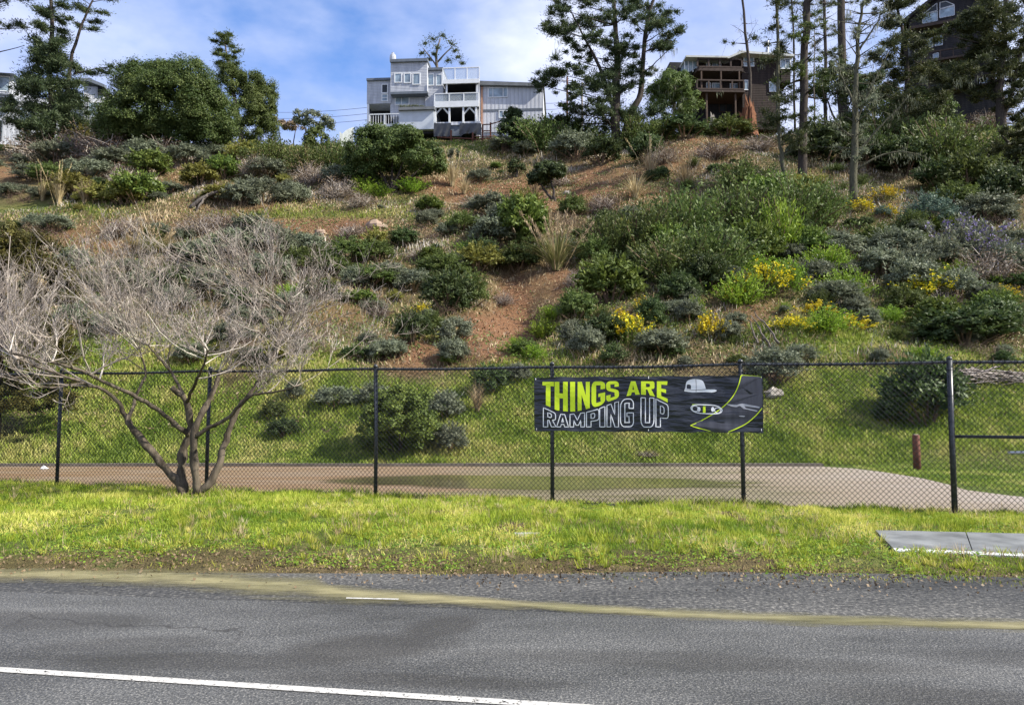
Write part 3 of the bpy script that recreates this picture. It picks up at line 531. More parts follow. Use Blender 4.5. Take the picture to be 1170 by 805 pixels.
GL = {
 'T': ([(0, 1), (1, 1), (1, .83), (.7, .83), (.7, 0), (.3, 0), (.3, .83), (0, .83)], []),
 'H': ([(0, 0), (0, 1), (.36, 1), (.36, .6), (.64, .6), (.64, 1), (1, 1), (1, 0), (.64, 0), (.64, .43), (.36, .43), (.36, 0)], []),
 'I': ([(0, 0), (0, 1), (1, 1), (1, 0)], []),
 'N': ([(0, 0), (0, 1), (.34, 1), (.67, .5), (.67, 1), (1, 1), (1, 0), (.69, 0), (.33, .55), (.33, 0)], []),
 'E': ([(0, 0), (0, 1), (.98, 1), (.95, .82), (.4, .82), (.4, .6), (.85, .6), (.85, .42), (.4, .42), (.4, .18), (1, .18), (1, 0)], []),
 'A': ([(0, 0), (.33, 1), (.67, 1), (1, 0), (.67, 0), (.61, .2), (.39, .2), (.33, 0)], [[(.435, .38), (.565, .38), (.5, .72)]]),
 'M': ([(0, 0), (0, 1), (.28, 1), (.5, .5), (.72, 1), (1, 1), (1, 0), (.74, 0), (.74, .5), (.58, .12), (.42, .12), (.26, .5), (.26, 0)], []),
 'R': ([(0, 0), (0, 1), (.5, 1)] + rnd((.6, 1), (.95, 1), (.97, .72), (.95, .5), (.72, .46)) + [(1, 0), (.64, 0), (.45, .4), (.35, .4), (.35, 0)], [[(.35, .58), (.35, .83)] + rnd((.48, .83), (.64, .82), (.64, .6), (.48, .58))]),
 'P': ([(0, 0), (0, 1), (.5, 1)] + rnd((.6, 1), (.98, 1), (1, .68), (.98, .38), (.6, .36)) + [(.36, .36), (.36, 0)], [[(.36, .53), (.36, .83)] + rnd((.5, .83), (.66, .82), (.66, .55), (.5, .53))]),
 'U': (stroke([(.17, 1), (.17, .5), (.17, .07), (.5, .07), (.83, .07), (.83, .5), (.83, 1)], .34, .15), []),
 'S': (stroke([(.83, .69), (.83, .93), (.5, .92), (.16, .92), (.15, .72), (.2, .6), (.5, .53), (.8, .44), (.84, .3), (.85, .08), (.5, .08), (.16, .08), (.17, .32)], .34, .16), []),
 'G': (stroke([(.83, .66), (.84, .92), (.5, .92), (.17, .92), (.17, .5), (.17, .08), (.5, .08), (.84, .08), (.83, .3)], .34, .15)[:] , []),
}
gl_, _ = GL['G']; h_ = len(gl_) // 2
GL['G'] = (gl_[:h_] + [(.66, .3), (.66, .37), (.5, .37), (.5, .5), (1, .5), (1, .3)] + gl_[h_ + 1:], [])
bot1 = np.array([(72, 262), (140, 292), (190, 318), (280, 328), (345, 328), (400, 318), (466, 300), (540, 285), (600, 255), (700, 218), (775, 200), (830, 190), (890, 186), (950, 190), (1010, 202), (1060, 222), (1120, 255)])
top2 = np.array([(78, 295), (130, 318), (185, 345), (240, 352), (300, 352), (370, 345), (425, 338), (490, 322), (545, 305), (595, 285), (650, 262), (710, 245), (770, 222), (832, 222), (893, 212), (950, 215), (1005, 215), (1060, 245), (1125, 275)])
def warp(P, x0, x1, row):
    out = []
    for a, c_ in zip(P, P[1:] + P[:1]):
        m_ = max(1, int(max(abs(c_[0] - a[0]), abs(c_[1] - a[1])) * 6))
        for k in range(m_):
            ux = a[0] + (c_[0] - a[0]) * k / m_; uy = a[1] + (c_[1] - a[1]) * k / m_; X_ = x0 + (x1 - x0) * ux
            if row == 1: yt, yb = 80 - 4 * (X_ > 480), np.interp(X_, bot1[:, 0], bot1[:, 1])
            else: yt, yb = np.interp(X_, top2[:, 0], top2[:, 1]), 456
            out.append((X_, yb + (yt - yb) * uy))
    return out
def z2p(q): return (610 + q[0] / 7.3125, 425 + q[1] / 7.3125)
def outline(b, P, w, lift):
    P = np.asarray(P, float); T = np.roll(P, -1, 0) - np.roll(P, 1, 0); T /= np.linalg.norm(T, axis=1)[:, None] + 1e-9; n_ = np.stack([-T[:, 1], T[:, 0]], -1) * w / 2; k = len(P)
    v = [bp(*z2p(a), lift) for a in P + n_] + [bp(*z2p(a), lift) for a in P - n_]; b.add(v, [[i, (i + 1) % k, (i + 1) % k + k, i + k] for i in range(k)])
for ch, x0, x1 in (('T', 72, 168), ('H', 174, 284), ('I', 304, 345), ('N', 366, 468), ('G', 482, 596), ('S', 606, 710), ('A', 775, 885), ('R', 896, 1012), ('E', 1028, 1118)):
    P, Hs = GL[ch]; b = MB(); b.flat([bp(*z2p(a), .009) for a in warp(P, x0, x1, 1)], holes=[[bp(*z2p(a), .009) for a in warp(h, x0, x1, 1)] for h in Hs]); tag(b.build('letter', my, banner), 'solid lime letter %s in the upper line' % ch)
for ch, x0, x1 in (('R', 80, 186), ('A', 192, 290), ('M', 302, 424), ('P', 440, 545), ('I', 551, 594), ('N', 611, 708), ('G', 724, 832), ('U', 895, 1004), ('P', 1020, 1124)):
    P, Hs = GL[ch]; b = MB()
    for loop in [P] + Hs: outline(b, warp(loop, x0, x1, 2), 7.5, .009)
    tag(b.build('letter', mwh, banner), 'white outlined letter %s in the lower line' % ch)
# printed skate ramp, cap and board
def zc(x, y): return (740 + x / 8.357, 420 + y / 8.357)
def line(b, P, w, lift, n=3):
    P = chaikin(P, n); T = np.gradient(P, axis=0); T /= np.linalg.norm(T, axis=1)[:, None] + 1e-9; n_ = np.stack([-T[:, 1], T[:, 0]], -1) * w / 2; k = len(P)
    b.add([bp(*zc(*a), lift) for a in P + n_] + [bp(*zc(*a), lift) for a in P - n_], [[i, i + 1, i + 1 + k, i + k] for i in range(k - 1)])
c1 = [(893, 72), (862, 190), (800, 300), (690, 400), (600, 455), (520, 500)]; c2 = [(1092, 385), (1040, 450), (950, 530), (860, 575), (770, 612)]
b = MB(); pg = [tuple(a) for a in chaikin(c1, 2)] + [(410, 548), (600, 606), (700, 612)] + [tuple(a) for a in chaikin(c2, 2)[::-1]] + [(1090, 240), (1087, 86)]
b.flat([bp(*zc(*a), .010) for a in pg]); b.build('printed_ramp', mgr, banner)
b = MB(); line(b, c1, 9, .016); line(b, c2, 9, .016); line(b, [(893, 72), (990, 78), (1086, 88)], 9, .012); line(b, [(520, 500), (470, 525), (408, 549)], 7, .012); line(b, [(408, 549), (450, 565), (500, 578), (600, 604)], 7, .012); b.build('ramp_edge_lines', my, banner)
b = MB()
for Q in ([(745, 345), (850, 352), (905, 340), (1068, 372), (1066, 384), (925, 366), (935, 384), (1048, 408), (1044, 418), (915, 390), (880, 362), (845, 375), (800, 368)], [(866, 455), (930, 458), (920, 468), (880, 464)]): b.flat([bp(*zc(*a), .020) for a in Q])
b.build('ramp_mark', mgl, banner)
b = MB(); capp = [(352, 205)] + rnd((362, 190), (366, 135), (400, 112), (460, 105), (525, 118), (545, 160), (556, 205)) + [(620, 205)] + rnd((640, 206), (665, 216), (640, 232), (610, 236)) + [(556, 232), (430, 236), (350, 224)]
hole = rnd((372, 200), (372, 160), (395, 158), (415, 165), (413, 204))
b.flat([bp(*zc(*a), .012) for a in capp], holes=[[bp(*zc(*a), .012) for a in hole]]); b.build('printed_cap', mwh, banner)
b = MB(); line(b, [(460, 106), (464, 170), (462, 232)], 4, .016); line(b, [(352, 207), (450, 214), (556, 206)], 4, .016); b.build('cap_seam', mgr, banner)
def ring(b, cx, cy, rx, ry, w, lift, n=28, pw=1.0):
    a = np.linspace(0, 2 * np.pi, n + 1); P = np.stack([cx + rx * np.sign(np.cos(a)) * np.abs(np.cos(a)) ** pw, cy + ry * np.sin(a) + .08 * rx * np.cos(a)], -1); line(b, P, w, lift, 0)
b = MB(); ring(b, 562, 395, 148, 42, 9, .018, 40, .6); ring(b, 455, 390, 30, 26, 6, .018); ring(b, 668, 406, 28, 26, 6, .018); b.build('printed_skateboard', mwh, banner)
b = MB(); b.flat([bp(*zc(*a), .012) for a in [(528, 366), (552, 366), (552, 430), (528, 430)]]); line(b, [(425, 352), (500, 350), (560, 356)], 8, .015); b.build('board_stripe', my, banner)
b = MB()
for cx_ in (489, 622): b.flat([bp(*zc(cx_ + 16 * math.cos(a), 396 + 24 * math.sin(a)), .012) for a in np.linspace(0, 6.1, 14)])
b.build('board_wheel', mwh, banner)
b = MB()
for q in ((612, 433), (741, 431.5), (870, 431), (613, 490), (741, 491), (870, 491)):
    P = bp(*q, .004); b.tube([P + NRM * .02 * math.cos(a) + np.array([0, 0, .022 * math.sin(a)]) - NRM * .02 for a in np.linspace(0, 6.28, 9)], .004, 4)
b.build('cable_tie', mwh, banner)

# ------------------------------------------------------------------ leafless tree at the fence
def grow(b, p, d, L_, r, lvl, maxl, up, zmax, spread=.55):
    n = 5; pts = [np.array(p, float)]; d = d / np.linalg.norm(d); L_ = min(L_, max(.12, (zmax - p[2] + rng.normal(0, .18)) / max(d[2], .35)))
    for k in range(n - 1):
        d = d + rng.normal(0, .13 if lvl < 3 else .17, 3) + np.array([0, 0, up]); d /= np.linalg.norm(d)
        if lvl == 1: d = unit(d + [0, 0, .0])
        pts.append(pts[-1] + d * L_ / (n - 1))
    b[min(lvl, 3)].tube(pts, np.linspace(r, r * .45, n), 5 if lvl < 2 else 3, float(np.clip(rng.normal(.5, .25), 0, 1)), cap=False)
    if lvl >= maxl: return
    m_ = (0, 6, 5, 3)[lvl] if lvl else 0
    for k in range(m_):
        f = rng.uniform(.2, 1); i = min(int(f * (n - 1)), n - 2); q = pts[i] + (pts[i + 1] - pts[i]) * (f * (n - 1) - i)
        dd = unit(pts[i + 1] - pts[i]) + rng.normal(0, spread, 3) + np.array([0, 0, .34]); grow(b, q, dd, L_ * rng.uniform(.35, .62), max(r * .5, .0032), lvl + 1, maxl, up, zmax, spread)
TB = at(216, 566, 13.75); TB[2] = terrain(TB[0], TB[1]) - .03
tree = thing('leafless_tree', 'low spreading leafless grey tree with several trunks standing against the fence', 'tree', TB)
D0 = 13.75
def tp(L_): return [at(x, y, D0 + dy) for x, y, dy in L_]
limbs = [  # px, py, depth offset ; radii
 ([(213, 568, 0), (203, 550, .0), (184, 530, -.05), (166, 507, -.1), (150, 487, -.15), (143, 474, -.15)], .10, .062),
 ([(143, 474, -.15), (135, 458, -.2), (120, 446, -.3), (95, 437, -.5), (60, 425, -.7), (20, 410, -.9)], .05, .02),
 ([(146, 480, -.15), (152, 465, 0), (158, 445, .1), (168, 428, .3), (160, 400, .4)], .045, .018),
 ([(210, 562, 0), (207, 535, .1), (209, 512, .15), (218, 493, .15), (216, 470, .1), (210, 452, 0), (196, 442, -.1)], .11, .06),
 ([(216, 497, .12), (205, 488, 0), (185, 470, -.2), (160, 455, -.4), (130, 442, -.6), (100, 425, -.9), (65, 415, -1.1), (10, 403, -1.3)], .06, .022),
 ([(226, 564, 0), (222, 535, -.1), (220, 505, -.1), (226, 480, -.1), (236, 462, .1), (247, 440, .2), (250, 425, .3)], .10, .04),
 ([(222, 500, -.1), (240, 487, -.15), (262, 478, -.2), (276, 459, -.3), (290, 450, -.4)], .05, .03),
 ([(222, 566, 0), (240, 553, 0), (249, 535, .05), (254, 515, .1), (262, 490, .15), (274, 462, .2), (284, 452, .2), (298, 432, .25), (312, 405, .3), (322, 370, .4), (334, 340, .5)], .095, .016),
 ([(282, 452, .2), (298, 449, .1), (318, 447, 0), (345, 440, -.2)], .035, .012),
 ([(210, 452, 0), (200, 430, .3), (185, 412, .6), (170, 395, .9)], .04, .018),
 ([(213, 460, .05), (222, 440, -.4), (232, 420, -.8), (238, 400, -1.1)], .04, .018)]
bs = [MB(), MB(), MB(), MB()]; starts = []
for P, r0, r1 in limbs:
    pts = np.array(tp(P)); n = len(pts); f = np.linspace(0, n - 1, n * 3)
    sm = np.stack([np.interp(f, np.arange(n), pts[:, k]) for k in range(3)], 1); sm[1:-1] = .25 * sm[:-2] + .5 * sm[1:-1] + .25 * sm[2:]; sm[1:-1] += rng.normal(0, .008, sm[1:-1].shape)
    rr = np.linspace(r0, r1, len(sm)) * (1 + .12 * rng.normal(0, 1, len(sm)) * (r0 > .05)); rr *= .8; bs[0].tube(sm, rr, 9)
    starts += [(sm[i], rr[i], sm[i] - sm[i - 1]) for i in range(2, len(sm)) if sm[i][2] > 1.35]
goals = [(x, y) for x, y in zip(np.linspace(-14, 376, 120) + rng.normal(0, 8, 120), rng.uniform(312, 428, 120))]
for gxp, gyp in goals:
    g = at(gxp, gyp + .10 * abs(gxp - 190) * 1.6 , D0 + rng.uniform(-1.9, 2.0)); d_ = [np.linalg.norm((s[0] - g) * [1, .6, 1.6]) + (4 if s[0][2] > g[2] + .1 else 0) for s in starts]; s = starts[int(np.argmin(d_))]
    L_ = np.linalg.norm(g - s[0])
    grow(bs, s[0], (g - s[0]) / L_ + unit(s[2]) * .3, max(L_, .7) * 1.15, min(.02, s[1] * .6), 1, 4, .085, 4.7 - .0000135 * (gxp - 190) ** 2)
bs[0].build('trunk', M['barebark'], tree, sm=True)
for nm, i_, k in (('limb_spray', 1, 'twig'), ('branch_spray', 2, 'twig'), ('twig_spray', 3, 'twig')):
    bs[i_].build(nm, M[k], tree)
print('bare tree verts', bs[1].n, bs[2].n, bs[3].n)
# ------------------------------------------------------------------ plants
def sph(n): return unit(rng.normal(0, 1, (n, 3)))
def scatter_leaves(b, pos, nrm, L_, W_, vm=.5, vs=.22, along=None):
    n = len(pos); nrm = unit(nrm); u = rng.normal(0, 1, (n, 3)) if along is None else along + rng.normal(0, .45, (n, 3))
    u = u - nrm * np.sum(u * nrm, 1)[:, None] * (1 if along is None else 0); u = unit(u); w = unit(np.cross(u, nrm + rng.normal(0, .2, (n, 3))))
    s = rng.uniform(.6, 1.3, n)[:, None]; b.leaves(pos, u * L_ * s, w * W_ * s, np.clip(rng.normal(vm, vs, n), 0, 1))
def dome(b, c, rad, nl, lr, nleaf, L_, W_, zmin=-.25, vs=.16, vm=.5):
    c = np.asarray(c, float); rad = np.asarray(rad, float)
    for k in range(nl):
        d = sph(1)[0]
        while d[2] < zmin: d = sph(1)[0]
        q = rng.uniform(.55, .9); r = lr * rng.uniform(.55, 1.3); cc = c + d * rad * q; v0 = np.clip(vm + rng.normal(0, .13), 0, 1)
        e = sph(nleaf); e[:, 2] = np.where(e[:, 2] < -.45, -e[:, 2], e[:, 2]); e = e + d * .35; e = unit(e)
        pos = cc + e * (r * rad / rad.max() * .5 + r * .5) * (rng.random((nleaf, 1)) ** .45) * (rng.uniform(.8, 1.1, (nleaf, 1)) + np.maximum(0, rng.normal(-.1, .16, (nleaf, 1))))
        scatter_leaves(b, pos, e + rng.normal(0, .45, e.shape) + [0, 0, .25], L_, W_, v0, vs)
def pad(b, c, rx, ry, rz, n, L_, W_, vm=.5, droop=0, vs=.2):
    n = int(n * 1.5); L_, W_ = L_ * .8, W_ * .7; e = sph(n) * np.minimum(np.abs(rng.normal(0, .62, (n, 1))), 1.5); pos = np.asarray(c) + e * [rx, ry, rz]; pos[:, 2] += .25 * rz * np.sin(pos[:, 0] * 3.1 + pos[:, 1] * 2) - droop * (e[:, 0] ** 2 + e[:, 1] ** 2)
    al = e * [1, 1, .35] + [0, 0, .35 - droop]
    scatter_leaves(b, pos, rng.normal(0, 1, e.shape) + [0, 0, .6], L_, W_, vm, vs, along=al)
def tuft_tree(b, tr, P, f0, f1, n, length, mtr=None, rise=.3, droop=.15, per=3, pr=.7, flat=.4, nl=110, L_=.2, W_=.05, lrad=.05, vm=.5, one_side=None):
    """limbs round a trunk polyline P, each carrying foliage pads on its outer part"""
    P = np.asarray(P); N_ = len(P)
    for k in range(n):
        f = f0 + (f1 - f0) * (k + rng.random()) / n; x = f * (N_ - 1); i = min(int(x), N_ - 2); q = P[i] + (P[i + 1] - P[i]) * (x - i)
        az = k * 2.4 + rng.normal(0, .4); 
        if one_side is not None: az = one_side + rng.normal(0, .7)
        L0 = length(f) * rng.uniform(.65, 1.2); d = np.array([math.cos(az), math.sin(az), rise + rng.normal(0, .12)])
        pts = [q]; 
        for j in range(5): d = d + rng.normal(0, .12, 3) - [0, 0, droop * .3]; pts.append(pts[-1] + unit(d) * L0 / 5)
        pts = np.array(pts); tr.tube(pts, np.linspace(lrad * (.5 + L0 * .15), .012, 6), 5, cap=False)
        for j in range(per):
            g = rng.uniform(.4, 1.02); x = min(g, 1) * 5; i = min(int(x), 4); c_ = pts[i] + (pts[i + 1] - pts[i]) * (x - i) + rng.normal(0, .12, 3) * pr
            r = pr * rng.uniform(.6, 1.3); pad(b, c_, r, r, r * flat, int(nl * rng.uniform(.7, 1.3)), L_, W_, np.clip(vm + rng.normal(0, .12), 0, 1))
def path(b, P, r0, r1, k=8, n=4, wob=.03, var=None):
    P = np.asarray(P, float); m_ = len(P); f = np.linspace(0, m_ - 1, (m_ - 1) * n + 1); S = np.stack([np.interp(f, np.arange(m_), P[:, k2]) for k2 in range(3)], 1)
    for _ in range(2): S[1:-1] = .25 * S[:-2] + .5 * S[1:-1] + .25 * S[2:]
    S[1:-1] += rng.normal(0, wob, S[1:-1].shape) * [1, 1, 0]; b.tube(S, np.linspace(r0, r1, len(S)) * (1 + rng.normal(0, .04, len(S))), k, var); return S
PXT = []                                 # photo positions of things, used only to word labels
def newtree(name, label, px, py, y=None, cat='tree', group=None):
    p = ground(px, py) if y is None else None
    if y is not None: p = at(px, py, y); p[2] = terrain(p[0], p[1])
    p = p - [0, 0, .1]; t = thing(name, label, cat, p, group); return t, p
def finish(t, tr, cr, mtr, mcr, li=None, tn='trunk'):
    if tr.n: tr.build(tn, M[mtr], t, sm=True)
    if cr is not None and cr.n: cr.build('crown', M[mcr], t)
    if li is not None and li.n: tag(li.build('lichen', M['lichen'], t), kind='stuff')
def hang(b, pos, n, ln=.5):                     # hanging lichen strands
    for q in pos:
        c = q + rng.normal(0, .16, (n, 3)) * [1, 1, .5]; l = rng.uniform(.3, 1, n)[:, None] * ln
        b.leaves(c - [0, 0, .5] * l, np.concatenate([rng.normal(0, .06, (n, 2)), -.5 * np.ones((n, 1))], 1) * l, unit(rng.normal(0, 1, (n, 3)) * [1, 1, .1]) * .016, np.clip(rng.normal(.5, .25, n), 0, 1))

# --- tall trees
t, p = newtree('pine_tree', 'large dark two-stemmed pine in front of the pale house at the upper left', 58, 168); y0 = p[1]
tr, cr = MB(), MB(); S1 = path(tr, [p, at(60, 130, y0), at(56, 80, y0), at(60, 30, y0), at(57, -25, y0)], .38, .12); S2 = path(tr, [p + [.5, .4, 0], at(75, 120, y0 + .7), at(80, 70, y0 + .5), at(92, 30, y0), at(110, -10, y0)], .26, .07)
tuft_tree(cr, tr, S1, .14, .62, 34, lambda f: 4.6 * (1.05 - f * .95), per=5, pr=1.0, flat=.55, nl=260, L_=.18, W_=.048, rise=.1)
tuft_tree(cr, tr, S1, .5, 1.0, 20, lambda f: 2.6 - 1.2 * f, per=4, pr=.8, nl=200, L_=.18, W_=.045, rise=.35)
tuft_tree(cr, tr, S2, .7, 1.0, 11, lambda f: 2.2, per=3, pr=.7, nl=160, L_=.17, W_=.045, rise=.3)
for _ in range(120):
    ra, an = math.sqrt(rng.random()), rng.uniform(0, 6.28); cx, cy = 54 + 50 * ra * math.cos(an), 122 + 44 * ra * math.sin(an); rr = rng.uniform(.45, 1.0); pad(cr, at(cx, cy, y0 + rng.uniform(-1.6, 1.6)), rr, rr, rr * .55, int(230 * rr * rr), .17, .045, np.clip(rng.normal(.45, .13), 0, 1))
q = at(84, 85, y0); q2 = at(135, 76, y0 - .5); path(tr, [q, (q + q2) / 2 + [0, 0, .2], q2], .09, .03, 5)
for a in np.linspace(.35, 1.05, 7): pad(cr, q + (q2 - q) * a + rng.normal(0, .2, 3), .75, .7, .33, 240, .17, .045)
finish(t, tr, cr, 'bark', 'pine')
t, p = newtree('pine_tree', 'pine reaching bare-ended branches in from the left edge of the picture', -42, 172, cat='tree'); y0 = p[1]
tr, cr = MB(), MB(); S1 = path(tr, [p, at(-44, 90, y0), at(-40, 20, y0), at(-46, -60, y0)], .34, .14); 
for a, c_ in (((-42, 66), (28, 52)), ((-41, 30), (34, 32)), ((-42, 8), (26, -4)), ((-42, -20), (40, -22)), ((-42, 40), (-20, -10))):
    A = at(*a, y0); B = at(*c_, y0 - .8); path(tr, [A, A * .5 + B * .5 + [0, 0, -.25], B], .10, .025, 5)
    if a[1] < 60:
        for g in np.linspace(.45, 1.05, 8): pad(cr, A + (B - A) * g + rng.normal(0, .3, 3), .85, .8, .42, 220, .17, .045)
finish(t, tr, cr, 'bark', 'pine')
# rounded broadleaf tree and the looser tree behind it
t, p = newtree('laurel_tree', 'broad round-crowned dark green tree on the left of the crest', 190, 175); y0 = p[1]; k_ = y0 / F
tr, cr = MB(), MB(); path(tr, [p, p + [.1, 0, 1.5], p + [.3, .2, 4]], .4, .2); path(tr, [p, p + [-1.2, 0, 1.5], p + [-2.4, .2, 3.6]], .3, .12); path(tr, [p, p + [1.4, .1, 1.6], p + [2.6, -.2, 3.3]], .3, .12)
for (cx, cy, rx, rz, nl) in ((185, 118, 56, 52, 70), (150, 140, 40, 36, 40), (228, 138, 38, 42, 40), (205, 100, 40, 38, 40), (165, 105, 32, 34, 30), (246, 152, 20, 24, 20), (128, 150, 20, 24, 20), (150, 158, 28, 18, 26), (190, 155, 36, 22, 34), (228, 158, 28, 18, 26)):
    c_ = at(cx, cy, y0 + rng.uniform(-1, .6)); dome(cr, c_, (rx * k_, rx * k_ * .9, rz * k_), nl, 1.15, 620, .095, .042, -.5)
finish(t, tr, cr, 'bark', 'laurel')
t, p = newtree('mixed_tree', 'loose grey-green tree with a thin pointed top behind the round-crowned tree', 278, 172, 79); y0 = p[1]; k_ = y0 / F
tr, cr = MB(), MB(); S = path(tr, [p, at(270, 120, y0), at(262, 80, y0), at(255, 38, y0)], .3, .05); tuft_tree(cr, tr, S, .55, 1.0, 22, lambda f: 2.9 - 2.0 * f, per=3, pr=.6, nl=80, L_=.2, W_=.05)
for (cx, cy, rx, rz, nl) in ((275, 130, 38, 40, 70), (298, 118, 22, 30, 40), (262, 95, 20, 26, 30), (300, 150, 20, 28, 30), (270, 155, 30, 22, 34), (285, 100, 18, 18, 22)): dome(cr, at(cx, cy, y0), (rx * k_, rx * k_, rz * k_), nl, .85, 340, .10, .036, -.6)
finish(t, tr, cr, 'greybark', 'feather')
def simple(name, label, px, py, parts, leaf, barkm='bark', y=None, lr=.6, nleaf=130, L_=.13, W_=.06, cat='tree', group=None, stem=.14):
    t, p = newtree(name, label, px, py, y, cat, group); y0 = p[1]; k_ = y0 / F; tr, cr = MB(), MB()
    for (cx, cy, rx, rz, nl) in parts:
        c_ = at(cx, cy, y0 + rng.uniform(-.3, .3)); path(tr, [p, p * .5 + c_ * .5 + rng.normal(0, .1, 3), c_], stem, stem * .3, 6)
        dome(cr, c_, (rx * k_, rx * k_, rz * k_), nl, lr, nleaf, L_, W_, -.55)
    finish(t, tr, cr, barkm, leaf, tn='trunk' if cat == 'tree' else 'stem'); return t
simple('young_tree', 'small rounded grey-green tree on the lawn left of the grey house', 360, 158, [(358, 140, 16, 14, 20), (372, 143, 12, 10, 12), (346, 136, 10, 10, 9)], 'sage', y=92, lr=.6)
simple('young_tree', 'small thin grey-green tree beside the pale sheet fence', 362, 182, [(362, 162, 15, 16, 22)], 'feather', lr=.5, y=70)
simple('dark_hedge', 'low dark red hedge under the power lines left of the grey house', 330, 150, [(318, 143, 14, 8, 12), (338, 146, 14, 7, 12)], 'russet', y=96, cat='hedge')
simple('laurel_bush', 'big rounded olive-green bush on the slope just below the grey house', 447, 218, [(425, 180, 34, 36, 44), (462, 180, 38, 32, 46), (445, 165, 34, 24, 34), (488, 185, 20, 26, 18), (415, 198, 20, 18, 16)], 'laurel', cat='bush', lr=.75, nleaf=520, L_=.09, W_=.038)
simple('cone_bush', 'dark cone-shaped bush at the lower right corner of the grey house', 588, 170, [(588, 152, 24, 16, 36), (588, 142, 15, 16, 22), (589, 130, 7, 9, 8)], 'darkleaf', cat='bush', lr=.5, nleaf=200, L_=.13, W_=.05)
simple('lollipop_tree', 'small round-headed dark green tree on a thin trunk on the bare slope', 634, 230, [(627, 200, 20, 15, 34), (612, 205, 9, 8, 9)], 'darkleaf', lr=.4, nleaf=200, L_=.11, W_=.05)
simple('round_shrub', 'little dark round shrub just left of the round-headed tree', 590, 202, [(590, 191, 10, 8, 18)], 'darkleaf', cat='shrub', lr=.3, nleaf=110, L_=.09, W_=.04)
t, p = newtree('flat_topped_tree', 'pale flat-topped tree rising behind the roof of the grey house', 502, 160, 96); y0 = p[1]; tr, cr = MB(), MB(); S = path(tr, [p, at(500, 90, y0), at(498, 62, y0), at(503, 44, y0)], .3, .08); path(tr, [at(499, 72, y0), at(512, 58, y0), at(520, 50, y0)], .12, .04, 6); path(tr, [at(499, 76, y0), at(489, 62, y0), at(483, 55, y0)], .12, .04, 6)
for (cx, cy, r) in ((486, 50, .9), (495, 44, .9), (506, 42, 1.0), (516, 50, .9), (482, 61, .7), (524, 66, .9), (512, 70, .8), (520, 58, .6), (500, 54, .7), (490, 68, .5), (528, 72, .5), (496, 62, .6)): pad(cr, at(cx, cy, y0 + rng.uniform(-1, 1)), r, r, r * .55, 130, .19, .06)
finish(t, tr, cr, 'greybark', 'cypress')
# the tall spreading pine in the middle
t, p = newtree('pine_tree', 'tall dark spreading pine between the grey house and the brown deck house', 706, 172); y0 = p[1]; tr, cr, li = MB(), MB(), MB()
S1 = path(tr, [p, at(703, 140, y0), at(704, 110, y0), at(706, 70, y0), at(703, 30, y0), at(700, -30, y0)], .5, .14); S2 = path(tr, [p + [.3, .3, .4], at(722, 125, y0 + .6), at(733, 110, y0 + .6), at(735, 60, y0 + .5), at(741, 15, y0 + .4), at(756, -25, y0)], .36, .1)
path(tr, [at(703, 128, y0), at(685, 75, y0 - .4), at(668, 45, y0 - .6), at(652, 12, y0 - .6)], .2, .05, 6)
pads = [(630, 33, 14), (645, 36, 16), (662, 30, 15), (676, 22, 14), (690, 14, 15), (640, 10, 12), (660, 4, 14), (630, -6, 12), (648, -12, 14), (668, -14, 12), (700, -6, 16), (722, 0, 14), (716, 12, 14), (735, 12, 14), (745, 30, 15), (760, 33, 16), (728, 28, 12), (772, 38, 10), (765, 18, 10), (750, 52, 14), (765, 55, 9), (690, 52, 14), (703, 58, 15), (716, 58, 12), (680, 42, 10), (668, 62, 12), (655, 68, 8), (700, 82, 18), (714, 86, 15), (690, 94, 16), (700, 105, 18), (715, 100, 13), (640, 84, 14), (625, 90, 15), (616, 96, 9), (655, 82, 12), (650, 100, 8), (668, 88, 13), (682, 112, 14), (700, 128, 16), (716, 132, 15), (688, 128, 12), (668, 130, 14), (650, 140, 14), (636, 148, 12), (726, 142, 13), (742, 138, 14), (755, 125, 12), (745, 148, 12), (760, 140, 10), (665, 118, 9), (645, 122, 6), (655, 112, 6), (730, 60, 9), (736, 82, 8)]
for (cx, cy, r) in pads:
    c_ = at(cx, cy, y0 + rng.uniform(-2.2, 2.0)); rr = r * y0 / F; S = S1 if cx < 722 else S2; up = S[S[:, 2] < c_[2] - .15 * abs(c_[0] - S[len(S) // 2, 0])]; q = up[-1] if len(up) else S[3]
    path(tr, [q, q * .45 + c_ * .55 + [0, 0, -.15], c_], .07, .02, 5, 3); 
    for _ in range(7): s_ = rng.uniform(.3, .85); pad(cr, c_ + rng.normal(0, .72, 3) * [rr, rr, rr * .45], rr * s_, rr * s_, rr * .42 * s_ ** .5, int(125 * r / 3 * s_ ** 1.4), .16, .042, np.clip(rng.normal(.45, .12), 0, 1))
hang(li, [at(a, c_, y0 - 1) for a, c_ in ((765, 45), (770, 55), (756, 60), (745, 75), (640, 45), (636, 55), (650, 108), (660, 120))], 26, .9)
finish(t, tr, cr, 'bark', 'pine', li)
t, p = newtree('willow_like_tree', 'soft drooping yellow-green tree at the left end of the brown deck house', 768, 150); y0 = p[1]; tr, cr, li = MB(), MB(), MB(); S = path(tr, [p, at(770, 125, y0), at(772, 100, y0), at(770, 85, y0)], .22, .08)
for (cx, cy, rx, rz, nl) in ((770, 108, 30, 28, 44), (785, 120, 20, 20, 20), (752, 112, 18, 20, 18)): dome(cr, at(cx, cy, y0), (rx * y0 / F, rx * y0 / F, rz * y0 / F), nl, .7, 130, .2, .04, -.7)
hang(li, [at(770 + rng.normal(0, 16), 105 + rng.normal(0, 14), y0 - 1.5) for _ in range(30)], 9, .8); finish(t, tr, cr, 'greybark', 'feather', li)
